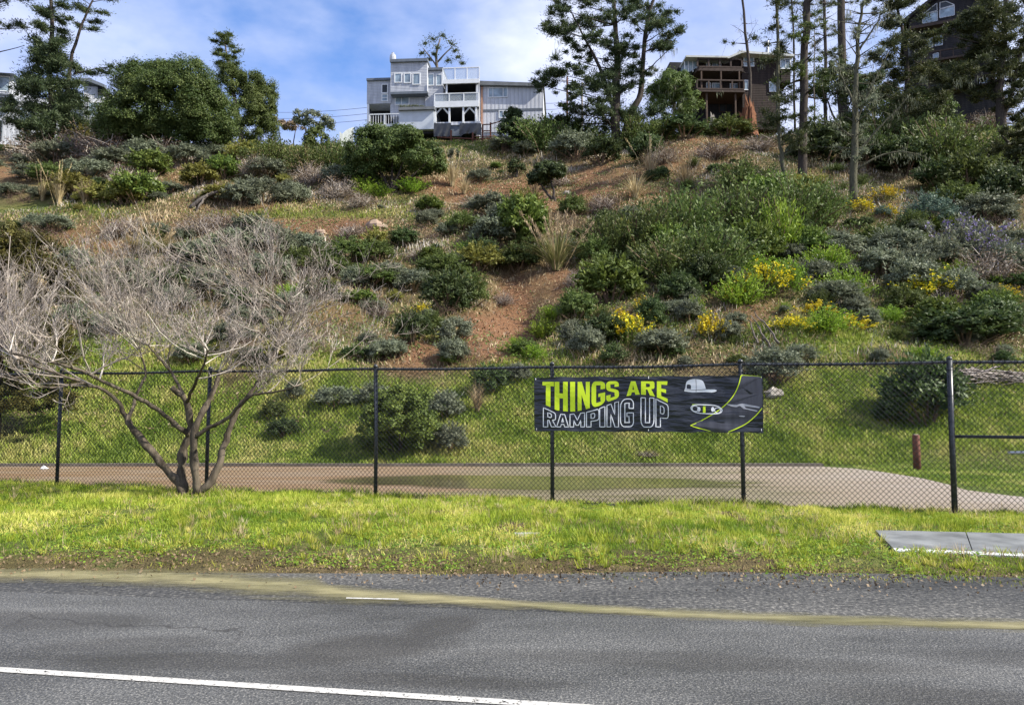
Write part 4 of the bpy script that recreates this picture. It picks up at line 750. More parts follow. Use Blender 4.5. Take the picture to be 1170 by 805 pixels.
simple('fence_side_bush', 'large dense olive-green bush just behind the fence near its middle', 455, 520, [(440, 478, 34, 32, 40), (470, 480, 34, 34, 40), (455, 462, 34, 22, 30), (455, 500, 44, 22, 36), (425, 495, 18, 20, 14), (488, 498, 20, 20, 14)], 'green', cat='bush', lr=.22, nleaf=170, L_=.042, W_=.02, stem=.03)
# bare and half-bare trunks right of the brown house
def snag(label, P, r0, r1, y=None, nb=14, blen=1.1, foliage=0, lich=0, f0=.3, barkm='bark', pr=.5, leaf='cypress', rise=.25, name='bare_trunk_tree'):
    t, p = newtree(name, label, P[0][0], P[0][1], y, 'tree'); y0 = p[1]; tr, cr, li = MB(), MB(), MB()
    S = path(tr, [p] + [at(a, c_, y0) for a, c_ in P[1:]], r0, r1, 9, 4, .03); tips = []
    for k in range(nb):
        f = f0 + (1 - f0) * (k + rng.random()) / nb; q = S[min(int(f * (len(S) - 1)), len(S) - 2)]; az = rng.uniform(0, 6.28); l = blen * rng.uniform(.4, 1.3); d = np.array([math.cos(az), math.sin(az) * .7, rise + rng.normal(0, .25)])
        e = q + unit(d) * l; m_ = (q + e) / 2 + rng.normal(0, .06, 3) * l; tr.tube([q, m_, e], [r1 * .5 + .018, .02, .01], 4, cap=False); tips += [m_, e]
        for _ in range(3): a = m_ + (e - m_) * rng.random(); tr.tube([a, a + rng.normal(0, .28, 3) * l + [0, 0, .1]], [.012, .007], 3, cap=False)
        if rng.random() < foliage: pad(cr, e, pr, pr, pr * .6, 170, .13, .035); pad(cr, m_, pr * .8, pr * .8, pr * .5, 110, .13, .035)
    if lich: hang(li, [tips[i] for i in rng.integers(0, len(tips), lich)], 12, .55)
    finish(t, tr, cr, barkm, leaf, li); return t
snag('thin nearly bare trunk rising out of the splintered red stump', [(857, 118), (857, 82), (852, 40), (847, -12)], .19, .1, None, 12, 1.9, .15, 6, .35, pr=.35)
snag('slim crooked trunk reaching from low on the slope past the left trunk of the pair', [(897, 216), (893, 175), (889, 140), (889, 70), (886, -15)], .14, .09, None, 30, 1.5, .85, 18, .3, 'mossbark', .55)
snag('tall thick dark trunk with mossy upper half left of the lichen-hung tree', [(917, 214), (918, 150), (919, 70), (923, 0), (924, -20)], .30, .2, None, 40, 1.7, .7, 24, .3, 'bark', .5, 'feather')
snag('thin straight trunk farther back on the lawn behind the brown house corner', [(907, 128), (907, 60), (905, -15)], .13, .09, 84, 20, 1.6, .6, 10, .3, 'bark', .5)
snag('medium straight trunk standing on the lawn left of the thick black trunk', [(942, 125), (943, 60), (941, -15)], .2, .15, 84, 20, 1.8, .6, 8, .3, 'bark', .5)
snag('thickest black trunk far back with pale lichen down its sides', [(963, 122), (962, 60), (960, -15)], .48, .4, 86, 16, 2.2, .6, 30, .3, 'bark', .6)
snag('thin dead pole of a trunk between the thick mossy trunk and the broad bushes', [(930, 130), (930, 80), (931, 30)], .08, .04, 78, 10, .6, 0, 4, .3, 'greybark')
t = snag('lichen-hung half-dead tree with forked lower limbs, nearest of the right-hand trunks', [(975, 234), (976, 170), (978, 110), (980, 50), (984, 5)], .27, .07, None, 60, 2.0, .25, 40, .2, 'mossbark', .4, 'sage')
y0 = t.location.y; tr, li = MB(), MB()
for P in ([(977, 178), (1000, 150), (1025, 125), (1040, 108)], [(977, 160), (962, 148), (952, 138)], [(977, 195), (1003, 178), (1030, 172), (1055, 178)], [(978, 140), (990, 112), (1000, 90), (1015, 60)], [(976, 120), (962, 90), (955, 70)], [(980, 60), (1000, 30), (1012, 5)]):
    S = path(tr, [at(a, c_, y0 - .2 * i) for i, (a, c_) in enumerate(P)], .085, .022, 6); hang(li, [S[i] + rng.normal(0, .1, 3) for i in rng.integers(3, len(S), 10)], 9, .5)
    for q in S[3:]: tr.tube([q, q + rng.normal(0, .35, 3) + [0, 0, .15]], [.016, .007], 3, cap=False)
hang(li, [at(950 + rng.normal(0, 14), 185 + rng.normal(0, 9), y0 - .5) for _ in range(8)], 10, .4); hang(li, [at(1035 + rng.normal(0, 18), 183 + rng.normal(0, 7), y0 - .5) for _ in range(8)], 10, .4)
tr.build('limbs', M['mossbark'], t, sm=True); tag(li.build('lichen', M['lichen'], t), kind='stuff')
# cypress and bushes behind, far right cypress
def padtree(name, label, base, trunks, pads, mcr='cypress', y=None, lich=(), mb='bark', zz=.42, den=1.0, dy=1.6):
    t, p = newtree(name, label, base[0], base[1], y); y0 = p[1]; tr, cr, li = MB(), MB(), MB(); SS = []
    for P, r0, r1 in trunks: SS.append(path(tr, [p] + [at(a, c_, y0) for a, c_ in P], r0, r1))
    A = np.concatenate(SS)
    for (cx, cy, r) in pads:
        c_ = at(cx, cy, y0 + rng.uniform(-dy, dy)); rr = r * y0 / F; ok = A[A[:, 2] < c_[2] + .1]; ok = ok if len(ok) else A[:2]; q = ok[np.argmin(np.linalg.norm((ok - c_) * [1, 1, 1.3], axis=1))]
        path(tr, [q, q * .45 + c_ * .55 + [0, 0, -.1], c_], .06, .018, 5, 3)
        for _ in range(7): s_ = rng.uniform(.3, .9); pad(cr, c_ + rng.normal(0, .75, 3) * [rr, rr, rr * .4], rr * s_, rr * s_ * .9, rr * zz * s_ ** .5, int(130 * r / 3 * den * s_ ** 1.4), .15, .042, np.clip(rng.normal(.45, .13), 0, 1))
    hang(li, [at(a + rng.normal(0, 5), c_ + rng.normal(0, 4), y0 - dy) for a, c_ in lich for _ in range(4)], 12, .6); finish(t, tr, cr, mb, mcr, li); return t
padtree('cypress_tree', 'dark bushy cypress between the lichen-hung tree and the dark gabled house', (1032, 165), [([(1035, 130), (1038, 80), (1030, 30), (1022, -10)], .3, .08)],
        [(1015, 5, 14), (1030, 20, 15), (1010, 28, 12), (1040, 45, 14), (1018, 50, 13), (1055, 60, 12), (1030, 68, 16), (1005, 62, 10), (1048, 82, 17), (1068, 78, 13), (1020, 88, 15), (1080, 92, 12), (1035, 102, 18), (1060, 102, 18), (1010, 108, 13), (1075, 112, 13), (1030, 122, 16), (1055, 125, 16), (1022, 135, 10), (1045, 138, 10), (1000, 88, 8), (1022, 0, 10), (1035, 5, 10)], lich=[(1055, 95), (1065, 115), (1000, 105), (1030, 140), (1045, 118)], y=66, dy=2)
padtree('cypress_tree', 'large dark cypress with layered branches in front of the dark gabled house', (1146, 162), [([(1143, 130), (1142, 95), (1148, 40), (1150, -20)], .42, .16), ([(1143, 140), (1158, 100), (1165, 60), (1180, 10)], .26, .08)],
        [(1125, 8, 14), (1140, 12, 15), (1160, 5, 16), (1120, 25, 13), (1105, 30, 11), (1085, 34, 11), (1068, 37, 9), (1140, 35, 16), (1160, 30, 15), (1175, 45, 16), (1125, 48, 12), (1105, 46, 8), (1150, 58, 14), (1165, 65, 14), (1140, 75, 13), (1155, 78, 16), (1125, 75, 9), (1105, 78, 11), (1090, 77, 10), (1170, 85, 15), (1140, 92, 10), (1160, 100, 12), (1175, 110, 14), (1150, 120, 10), (1165, 128, 14), (1178, 140, 14), (1100, 98, 9), (1130, 62, 12), (1118, 62, 11), (1110, 18, 12), (1125, 100, 12), (1135, 22, 14), (1150, 45, 14), (1118, 110, 8), (1140, 108, 11)], y=60, lich=[(1130, 60), (1120, 80), (1100, 90), (1150, 85), (1165, 110)], dy=1.5)
padtree('cypress_tree', 'small twisted cypress low at the right edge below the layered cypress', (1168, 200), [([(1160, 175), (1150, 160), (1140, 150)], .16, .05), ([(1175, 170), (1172, 150)], .14, .05)], [(1160, 150, 12), (1172, 160, 14), (1150, 165, 13), (1135, 175, 12), (1120, 180, 11), (1165, 178, 14), (1150, 185, 13), (1178, 190, 14), (1130, 190, 11)], y=52)
simple('evergreen_bush', 'broad rounded evergreen bush behind the thick mossy trunk on the crest', 960, 128, [(955, 95, 26, 26, 36), (975, 105, 20, 20, 20), (938, 100, 18, 22, 18)], 'laurel', cat='bush', y=80, lr=.8, L_=.16)
simple('evergreen_bush', 'upright evergreen bush just right of the broad rounded crest bush', 1000, 132, [(998, 105, 24, 28, 34), (1014, 116, 20, 20, 20), (985, 118, 18, 16, 14)], 'darkleaf', cat='bush', y=78, lr=.8, L_=.16)
simple('evergreen_bush', 'low wide dark evergreen bush on the crest below the dark bushy cypress', 1048, 150, [(1040, 125, 30, 22, 30), (1062, 128, 26, 20, 26), (1025, 136, 20, 16, 14)], 'laurel', cat='bush', y=69, lr=.8, L_=.14)
# dark conifer at the left edge behind the bare tree
t, p = newtree('golden_conifer', 'wide golden-tipped dark conifer at the left edge behind the leafless tree', -8, 500, 22.6); y0 = p[1]; tr, cr = MB(), MB(); S = path(tr, [p, p + [0, 0, 3], p + [.1, 0, 6.0]], .2, .04)
k_ = y0 / F
for (cx, cy, rx, rz, nl) in ((-8, 330, 60, 66, 70), (30, 300, 44, 34, 46), (62, 330, 30, 34, 30), (20, 380, 64, 44, 60), (50, 410, 36, 30, 34), (40, 455, 50, 28, 44), (-20, 440, 60, 50, 40), (75, 445, 20, 14, 12), (10, 275, 24, 18, 18)): dome(cr, at(cx, cy, y0 + rng.uniform(-.4, .5)), (rx * k_, rx * k_, rz * k_), nl, .30, 190, .045, .018, -.6); finish(t, tr, cr, 'bark', 'ivory')
# stumps and log
def stump(label, px, py, w, h, m1, y=None):
    p = ground(px, py) if y is None else at(px, py, y); p[2] = terrain(p[0], p[1]) - .1; k_ = p[1] / F; t = thing('tree_stump', label, 'stump', p); b = MB(); w *= k_; h *= k_
    n = 22; a = np.arange(n) * 2 * np.pi / n; rings = []
    for f, s in ((0, 1.25), (.15, 1.0), (.45, .82), (.8, .72), (1, .58)):
        rr = w / 2 * s * (1 + .16 * np.sin(a * 7) + rng.normal(0, .06, n)); zz = h * f * (1 + (.25 * rng.normal(0, 1, n) if f > .7 else 0 * a)); rings.append(np.stack([p[0] + rr * np.cos(a) + .1 * f, p[1] + rr * np.sin(a), p[2] + zz], -1))
    V = np.concatenate(rings); q = [[r * n + i, r * n + (i + 1) % n, (r + 1) * n + (i + 1) % n, (r + 1) * n + i] for r in range(4) for i in range(n)]; b.add(V, q, [[4 * n, 4 * n + i, 4 * n + i + 1] for i in range(1, n - 1)]); b.build('trunk', M[m1], t)
    s = MB()
    for i in range(9): aa = rng.uniform(0, 6.28); q0 = p + [w * .33 * math.cos(aa), w * .33 * math.sin(aa), h * .3]; s.tube([q0, q0 + [0, 0, h * .4], q0 + [rng.normal(0, .1), rng.normal(0, .1), h * rng.uniform(.5, .8)]], [.13 * w, .1 * w, .02], 5)
    s.build('splinter', M[m1], t); return t
stump('tall broken stump of torn orange-red wood in front of the brown deck house', 855, 143, 20, 36, 'splinter'); stump('smaller pale grey broken stump under the decks of the brown house', 813, 132, 8, 22, 'palewood', 75.5)
t = thing('fallen_log', 'dark fallen log with a raised broken limb on the left slope', 'log', ground(228, 237)); p = np.array(t['_o']); y0 = p[1]; b = MB(); path(b, [at(218, 238, y0), at(232, 226, y0), at(246, 219, y0 + .2), at(264, 215, y0 + .3)], .2, .05, 7); b.build('trunk', M['greybark'], t, sm=True); b = MB(); path(b, [at(238, 222, y0), at(228, 234, y0 - .4), at(224, 243, y0 - .6)], .1, .04, 6); b.build('limb', M['greybark'], t, sm=True)
t = thing('fallen_branch', 'grey fallen branch lying on the lawn right of the red stump', 'branch', ground(880, 143)); p = np.array(t['_o']); b = MB(); S = path(b, [at(866, 139, p[1] + .2), at(878, 142, p[1]), at(893, 144, p[1] - .3)], .14, .05, 6); b.build('limb', M['bark'], t, sm=True)
t = thing('brush_pile', 'low pile of cut grey branches on the bank behind the right end of the fence', 'brush pile', ground(1128, 438)); p = np.array(t['_o']); b = MB()
for _ in range(150):
    c_ = p + rng.normal(0, 1, 3) * [.85, .3, .05] + [.0, .1, .1 + .3 * rng.random()]; d = np.array([1, rng.normal(0, .35), rng.normal(0, .18)]) * rng.uniform(.3, .8) * rng.choice([-1, 1]); b.tube([c_ - d, c_ + rng.normal(0, .05, 3), c_ + d], [.02, .016, .006], 4, float(rng.random()), cap=False)
b.build('branches', M['twig'], t)
t = thing('dead_snag', 'leaning grey dead branches on the slope above the right end of the banner', 'dead wood', ground(885, 395)); p = np.array(t['_o']); b = MB()
for (c_, d) in (((858, 360), (880, 396)), ((862, 356), (890, 392)), ((868, 372), (874, 398)), ((856, 366), (866, 392))): path(b, [at(*d, p[1] - .2), at((c_[0] + d[0]) / 2, (c_[1] + d[1]) / 2 - 2, p[1]), at(*c_, p[1] + .3)], .05, .015, 5)
b.build('limb', M['greybark'], t)

# --- shrub prototypes, unit size (about 1 wide, 1 high)
def P_mound(leaf, nl, lr, nleaf, L_, W_, stemm='russet'):
    b = MB(); dome(b, (0, 0, .40), (.46, .46, .46), int(nl * 1.25), lr * .85, int(nleaf * .95), L_ * .75, W_ * .78, -.35); s = MB()
    for k in range(90):
        q = sph(1)[0]; q[2] = abs(q[2]) * 1.1 - .25; q = unit(q); n = 22; f = rng.uniform(.5, 1.22, n)[:, None]; f0 = rng.uniform(.8, 1.08)
        scatter_leaves(b, np.array([0, 0, .40]) + q * .47 * f * f0 + rng.normal(0, .016, (n, 3)) + [0, 0, .04] * f, rng.normal(0, 1, (n, 3)), L_ * .75, W_ * .7, np.clip(rng.normal(.55, .15), 0, 1), .2, along=np.tile(q + [0, 0, .5], (n, 1)))
    for k in range(9): d = sph(1)[0]; d[2] = abs(d[2]) + .2; s.tube([(0, 0, -.12), tuple(unit(d) * .25 + [0, 0, .05]), tuple(unit(d) * .5 + [0, 0, .12])], [.025, .016, .007], 4, cap=False)
    return [(b, leaf), (s, stemm)]
def P_feather(leaf, ns, nl, L_, W_, flower=None, spread=.55):
    b, s, fl = MB(), MB(), MB()
    for k in range(ns):
        d = rng.normal(0, spread, 2); e = np.array([d[0] * .62, d[1] * .62, rng.uniform(.6, 1.05) - .28 * np.hypot(*d)]); r0 = np.array([d[0] * .12, d[1] * .12, -.08]); m_ = r0 * .5 + e * .5 + [-d[0] * .06, -d[1] * .06, .06]
        f = rng.uniform(.2, 1.03, nl)[:, None]; pos = (1 - f) ** 2 * r0 + 2 * f * (1 - f) * m_ + f ** 2 * e + rng.normal(0, .03, (nl, 3)); v0 = np.clip(rng.normal(.5, .15), 0, 1)
        scatter_leaves(b, pos, rng.normal(0, 1, (nl, 3)), L_, W_, v0, .2, along=np.tile(unit(e - r0) * .8, (nl, 1)))
        if k % 3 == 0: s.tube([r0, m_, e], [.014, .009, .004], 3, cap=False)
        if flower and rng.random() < flower[1]: 
            n = 16; f = rng.uniform(.7, 1.05, n)[:, None]; scatter_leaves(fl, r0 + (e - r0) * f + rng.normal(0, .03, (n, 3)), rng.normal(0, 1, (n, 3)), flower[2], flower[2] * .75)
    o = [(b, leaf), (s, 'russet')]
    return o + ([(fl, flower[0])] if flower else [])
def P_dead(n, leaf='russet', k=.02):
    s, b = MB(), MB()
    for _ in range(n):
        d = sph(1)[0] * [1, 1, .6] + [0, 0, .6]; e = unit(d) * rng.uniform(.35, .75) * [.8, .8, 1.2]; m_ = e * .5 + rng.normal(0, .05, 3); v = float(rng.random()); s.tube([(0, 0, -.08), m_, e], [.01, .008, .004], 3, v, cap=False)
        for _ in range(3): q = m_ + (e - m_) * rng.random(); s.tube([q, q + rng.normal(0, .12, 3) + [0, 0, .06]], [.006, .003], 3, v, cap=False)
        scatter_leaves(b, e + rng.normal(0, .07, (14, 3)), rng.normal(0, 1, (14, 3)), k, k * .45)
    return [(b, leaf), (s, 'twig')]
def P_clump(n, m_, plumes=0, arch=.5, wid=.012):
    b, pl = MB(), MB()
    for k in range(n):
        az = rng.uniform(0, 6.28); o = rng.uniform(.1, 1) * arch; h = rng.uniform(.55, 1.0); d = np.array([math.cos(az), math.sin(az), 0]); f = np.linspace(0, 1, 6)[:, None]
        pts = d * .06 + d * o * f ** 1.6 + np.array([0, 0, 1]) * h * (f - .55 * o * f ** 2.4); w = np.array([-d[1], d[0], 0]) * wid * (1.05 - f); v = np.clip(rng.normal(.5, .25), 0, 1)
        i = np.arange(5)[:, None]; b.add(np.concatenate([pts - w, pts + w]), np.concatenate([i, i + 1, i + 7, i + 6], 1), None, v)
    for k in range(plumes):
        a = rng.normal(0, .2, 2); e = np.array([a[0] * 1.6, a[1] * 1.6, rng.uniform(.9, 1.15)]); pl.tube([(a[0] * .3, a[1] * .3, 0), e * .6, e], [.01, .008, .004], 4, .4, cap=False); n2 = 40; f = rng.uniform(.66, 1.04, n2)[:, None]; scatter_leaves(pl, e * f + rng.normal(0, .014, (n2, 3)), rng.normal(0, 1, (n2, 3)), .05, .007, .6, .2, along=np.tile([a[0], a[1], 1.2], (n2, 1)))
    return [(b, m_)] + ([(pl, 'straw')] if plumes else [])
PART = {'broom': 'blossom', 'purple': 'flower_spike', 'russet': 'stem', 'twig': 'twigs', 'straw': 'plume'}
KN = {  # kind: name, category, look, prototype makers
 'sage': ('sage_bush', 'bush', 'grey-green sage bush', [lambda: P_mound('sage', 40, .17, 110, .045, .016) for _ in range(3)]),
 'sagedark': ('sage_bush', 'bush', 'dark grey-green bush', [lambda: P_mound('feather', 36, .17, 110, .045, .017), lambda: P_mound('darkleaf', 36, .17, 110, .045, .019)]),
 'green': ('leafy_shrub', 'shrub', 'fresh green leafy shrub', [lambda: P_mound('green', 36, .18, 90, .05, .025) for _ in range(2)]),
 'bright': ('weedy_shrub', 'shrub', 'bright yellow-green shrub', [lambda: P_feather('bright', 90, 40, .04, .014) for _ in range(2)]),
 'olive': ('olive_shrub', 'shrub', 'olive-yellow leafy shrub', [lambda: P_mound('olive', 36, .18, 90, .05, .024) for _ in range(2)]),
 'dark': ('dark_shrub', 'shrub', 'dark green shrub', [lambda: P_mound('darkleaf', 40, .17, 110, .045, .02) for _ in range(2)]),
 'feather': ('coyote_brush', 'bush', 'tall feathery grey-green bush', [lambda: P_feather('feather', 150, 48, .032, .012, spread=.6) for _ in range(3)]),
 'broom': ('broom_bush', 'bush', 'yellow-flowering broom bush', [lambda: P_feather('bright', 80, 30, .036, .012, ('broom', .5, .028)), lambda: P_feather('green', 80, 30, .036, .012, ('broom', .8, .03))]),
 'gorse': ('flowering_shrub', 'shrub', 'shrub covered in yellow flowers', [lambda: P_feather('olive', 46, 16, .036, .014, ('broom', .95, .04))]),
 'dead': ('dry_brush', 'brush', 'dry russet-brown brush', [lambda: P_dead(130) for _ in range(2)]),
 'dome': ('blue_green_dome', 'bush', 'smooth blue-green dome-shaped bush', [lambda: P_mound('bluegreen', 90, .12, 80, .03, .011)]),
 'purple': ('purple_flowered_bush', 'bush', 'grey-green bush with purple flower spikes', [lambda: P_feather('sage', 110, 42, .045, .012, ('purple', .55, .022))]),
 'pampas': ('pampas_clump', 'grass clump', 'green pampas clump with tall straw plumes', [lambda: P_clump(230, 'pampas', 15, .85)]),
 'straw': ('dry_grass_clump', 'grass clump', 'straw-coloured dry grass clump', [lambda: P_clump(120, 'straw', 5, .6, .014), lambda: P_clump(130, 'straw', 0, .8, .014)]),
}
LIB = {}
def proto(kind):
    k, n_, look, mk = KN[kind]; out = []
    for f in mk:
        ms = []
        for b, m_ in f():
            if b.n: nm = 'foliage' if not ms else PART.get(m_, 'stem'); ms.append((nm, b.mesh(nm, M[m_])))
        out.append(ms)
    return out
PLANTS = []
def plant(kind, px, py, w, h, label=None, small=False, rot=None):
    if kind not in LIB: LIB[kind] = proto(kind)
    name, cat, look, _ = KN[kind]; ms = LIB[kind][int(rng.integers(len(LIB[kind])))]; p = ground(px, py); k_ = np.linalg.norm(p - CAM) / F; sw, sh = w * k_, h * k_ * 1.04
    o = bpy.data.objects.new(name, None) if len(ms) > 1 and not small else bpy.data.objects.new(name, ms[0][1]); COL.objects.link(o)
    o.location = (p[0], p[1] + sw * .25, float(terrain(p[0], p[1] + sw * .25)) - .12 * sh * (kind not in ('pampas', 'straw'))); o.scale = (sw, sw * .85, sh); o.rotation_euler = (0, 0, rng.uniform(0, 6.28) if rot is None else rot)
    if o.data is None:
        for nm, me in ms: c_ = bpy.data.objects.new(nm, me); COL.objects.link(c_); c_.parent = o
    o['category'] = cat; PLANTS.append([o, kind, look, px, py - h / 2, w, h, label, p]); return o
# ------------------------------------------------------------------ houses on the crest
def boards(name, c0, c1, per, vertical=True, rough=.8):
    m, t, p, L = mat(name, rough, .2); n = noise(t, 1.2, 5, .6, scale=(3, 3, .5)); n2 = noise(t, 6, 3, .6, scale=(1, 1, .2))
    co = N(t, 'ShaderNodeTexCoord'); w = N(t, 'ShaderNodeTexWave', wave_type='BANDS', bands_direction='X' if vertical else 'Z'); w.inputs['Scale'].default_value = .314 / per * 1.0; w.inputs['Distortion'].default_value = .1; w.inputs['Detail'].default_value = 0
    L(co.outputs['Object'], w.inputs[0]); r = ramp(t, [(.3, c0), (.7, c1)]); L(n.outputs[0], r.inputs[0]); g = ramp(t, [(0, (.45, .45, .45)), (.12, (1, 1, 1))]); L(w.outputs[0], g.inputs[0])
    c = mixc(t, .6, r.outputs[0], g.outputs[0], 'MULTIPLY'); c = mixc(t, .25, c, n2.outputs[0], 'OVERLAY'); L(c, p.inputs['Base Color']); bump(t, p, w.outputs[0], .5, .02); return m
H = {'gsid': boards('grey_blue_siding', (.46, .48, .53), (.58, .60, .645), .4), 'gsid2': boards('grey_shingle', (.36, .38, .425), (.48, .50, .545), .16, False), 'gtrim': plain('dark_grey_roof_edge', (.12, .14, .17), .7, .2, 3), 'white': plain('white_painted_wood', (.66, .68, .70), .6, .08, 3),
     'groof': plain('grey_roofing', (.16, .17, .18), .9, .2, 2), 'glass': plain('pale_window_glass', (.24, .31, .37), .08, .5, 1.2, .6), 'dglass': plain('dark_window_glass', (.03, .035, .04), .15, .4, .8, .3), 'void': plain('dark_interior_wall', (.022, .022, .025), .9, .3, 2), 'garage': plain('pale_blue_panel', (.47, .51, .56), .6, .08, 2),  # pale panes have sky reflection in their colour; recess walls have shade painted in
     'copper': plain('copper_downpipe', (.36, .2, .13), .6, .2, 4), 'metal': plain('flue_metal', (.42, .43, .44), .4, .15, 4, metal=.6), 'brown': boards('dark_brown_siding', (.022, .016, .014), (.045, .032, .027), .18, False), 'brown2': plain('brown_deck_timber', (.05, .034, .028), .8, .3, 4), 'tan': plain('tan_post_timber', (.085, .055, .04), .8, .25, 4),
     'bwhite': plain('pale_roof_fascia', (.46, .47, .45), .7, .12, 3), 'ink': boards('black_brown_logs', (.014, .014, .018), (.04, .036, .036), .2, False), 'tarp': plain('black_plastic_sheet', (.03, .032, .036), .3, .4, 2, .5, bmp=1.0), 'sheet': plain('pale_sheet_fence_metal', (.30, .33, .34), .5, .15, 3), 'frosted': None}
mg, t, p, L = mat('deck_glass_panel', .08, .5); p.inputs['Base Color'].default_value = (.5, .56, .6, 1); p.inputs['Alpha'].default_value = .3; H['frosted'] = mg
class Fac:
    def __init__(s, px, py, y, yaw=0, root=None):
        s.o = at(px, py, y); s.ex = np.array([math.cos(yaw), math.sin(yaw), 0]); s.n = np.array([math.sin(yaw), -math.cos(yaw), 0]); s.root = root
    def sz(s, px, py, off=0.):
        d = ray(px, py); P0 = s.o + s.n * off; tt = ((P0 - CAM) @ s.n) / (d @ s.n); P = CAM + d * tt; return (P - s.o) @ s.ex, P[2]
    def w(s, a, z, off): q = s.o + s.ex * a + s.n * off; return np.array([q[0], q[1], z])
    def rect(s, x0, y0, x1, y1, off):
        a0, z1 = s.sz(x0, y0, off); a1, z0 = s.sz(x1, y1, off); return a0, a1, z0, z1
    def vbox(s, b, a0, a1, z0, z1, f, k):
        W_ = s.w; return b.hexa([W_(a0, z0, f), W_(a1, z0, f), W_(a1, z0, k), W_(a0, z0, k), W_(a0, z1, f), W_(a1, z1, f), W_(a1, z1, k), W_(a0, z1, k)])
    def box(s, b, x0, y0, x1, y1, f=0., k=-4.): a0, a1, z0, z1 = s.rect(x0, y0, x1, y1, f); return s.vbox(b, a0, a1, z0, z1, f, k)
    def part(s, name, m, x0, y0, x1, y1, f=0., k=-4., parent=None):
        b = MB(); s.box(b, x0, y0, x1, y1, f, k); return b.build(name, H[m] if m in H else M[m], parent or s.root)
    def win(s, x0, y0, x1, y1, off=0., mull=(), glass='glass', fr='white', fw=.09, hm=()):
        a0, a1, z0, z1 = s.rect(x0, y0, x1, y1, off); b = MB(); 
        for q in ((a0, a1, z0, z0 + fw), (a0, a1, z1 - fw, z1), (a0, a0 + fw, z0 + fw, z1 - fw), (a1 - fw, a1, z0 + fw, z1 - fw)): s.vbox(b, *q, off + .07, off - .02)
        for u in mull: s.vbox(b, a0 + (a1 - a0) * u - fw * .4, a0 + (a1 - a0) * u + fw * .4, z0 + fw, z1 - fw, off + .06, off - .02)
        for u in hm: s.vbox(b, a0 + fw, a1 - fw, z0 + (z1 - z0) * u - .03, z0 + (z1 - z0) * u + .03, off + .055, off - .02)
        w_ = b.build('window', H[fr], s.root); b = MB(); s.vbox(b, a0 + fw * .6, a1 - fw * .6, z0 + fw * .6, z1 - fw * .6, off + .03, off + .005); b.build('pane', H[glass], w_); return w_
    def rail(s, x0, y0, x1, y1, off, n, m='white', glass=None, th=.09, bal=0):
        a0, a1, z0, z1 = s.rect(x0, y0, x1, y1, off); b = MB(); s.vbox(b, a0, a1, z1 - th, z1, off, off - th); s.vbox(b, a0, a1, z0, z0 + th, off, off - th)
        for i in range(n + 1): c_ = a0 + (a1 - a0) * i / n; s.vbox(b, c_ - th * .5, c_ + th * .5, z0 + th, z1 - th, off - .003, off - th + .003)
        for i in range(bal): c_ = a0 + (a1 - a0) * (i + .5) / bal; s.vbox(b, c_ - .02, c_ + .02, z0 + th, z1 - th, off - .03, off - .06)
        r = b.build('railing', H[m], s.root)
        if glass: b = MB(); s.vbox(b, a0 + .02, a1 - .02, z0 + th, z1 - th, off - .04, off - .055); b.build('railing_panel', H[glass], r)
        return r
# grey house
r = thing('grey_house', 'pale blue-grey stepped wooden house with white decks on the crest', 'house', at(515, 152, 76)); f = Fac(515, 152, 76, R(-4), r)
z = lambda x, y: (410 + x / 5.318, 50 + y / 5.318)
def Z(x0, y0, x1, y1): return (*z(x0, y0), *z(x1, y1))
f.part('wall', 'gsid2', *Z(50, 218, 194, 362), -.3, -6); f.part('roof', 'gtrim', *Z(46, 210, 196, 219), -.1, -6.3); f.part('carport_void', 'void', *Z(62, 363, 193, 470), -2.2, -5.8); f.part('post', 'white', *Z(50, 362, 60, 500), -.32, -.55)  # near-black box paints the shade inside the open carport
f.part('wall', 'gsid2', *Z(194, 103, 414, 292), .5, -6.5); f.part('roof', 'gtrim', *Z(189, 94, 418, 104), .75, -6.8); f.part('trim', 'gtrim', *Z(192, 292, 416, 301), .65, -.3); f.part('wall', 'gsid2', *Z(192, 301, 400, 437), -.4, -5)  # dark strip below the tower paints the shadow under its overhang
f.part('wall', 'gsid2', *Z(404, 156, 512, 380), -.15, -6); f.part('roof', 'gtrim', *Z(402, 146, 512, 157), 0.1, -6.2)
f.part('wall', 'gsid', *Z(734, 262, 1120, 530), .1, -7)
a0, zt = f.sz(*z(728, 236), .1); a1, zt2 = f.sz(*z(1128, 250), .1); b = MB(); W_ = f.w; th = .42
b.hexa([W_(a0, zt - th, .55), W_(a1, zt2 - th * .75, .55), W_(a1, zt2 - th, -7.3), W_(a0, zt - th, -7.3), W_(a0, zt, .55), W_(a1, zt2, .55), W_(a1, zt2 + .3, -7.3), W_(a0, zt + .3, -7.3)]); b.build('roof', H['groof'], r)
f.part('trim', 'gtrim', *Z(748, 400, 1118, 404), .13, .09); f.part('downpipe', 'copper', *Z(742, 262, 752, 492), .25, .12)
f.part('wall', 'void', *Z(512, 236, 716, 300), -2.6, -5.8); f.part('wall', 'void', *Z(460, 385, 716, 482), -2.6, -5.8); f.part('side_wall', 'gsid', *Z(712, 232, 732, 565), .6, -5); f.part('side_wall', 'gsid', *Z(505, 236, 530, 300), -1.2, -2.5)  # back walls coloured near black for the shade behind the decks
f.part('deck', 'white', *Z(508, 219, 732, 237), 1.0, .8); f.part('deck', 'white', *Z(456, 352, 728, 380), 1.5, 1.3); f.part('deck', 'void', *Z(511, 221, 730, 235), .8, -5.5); f.part('deck', 'void', *Z(459, 355, 726, 378), 1.3, -5.5); f.part('deck', 'gsid', *Z(456, 478, 740, 490), 1.3, -5.5)  # deck bodies coloured dark for the shade on their undersides
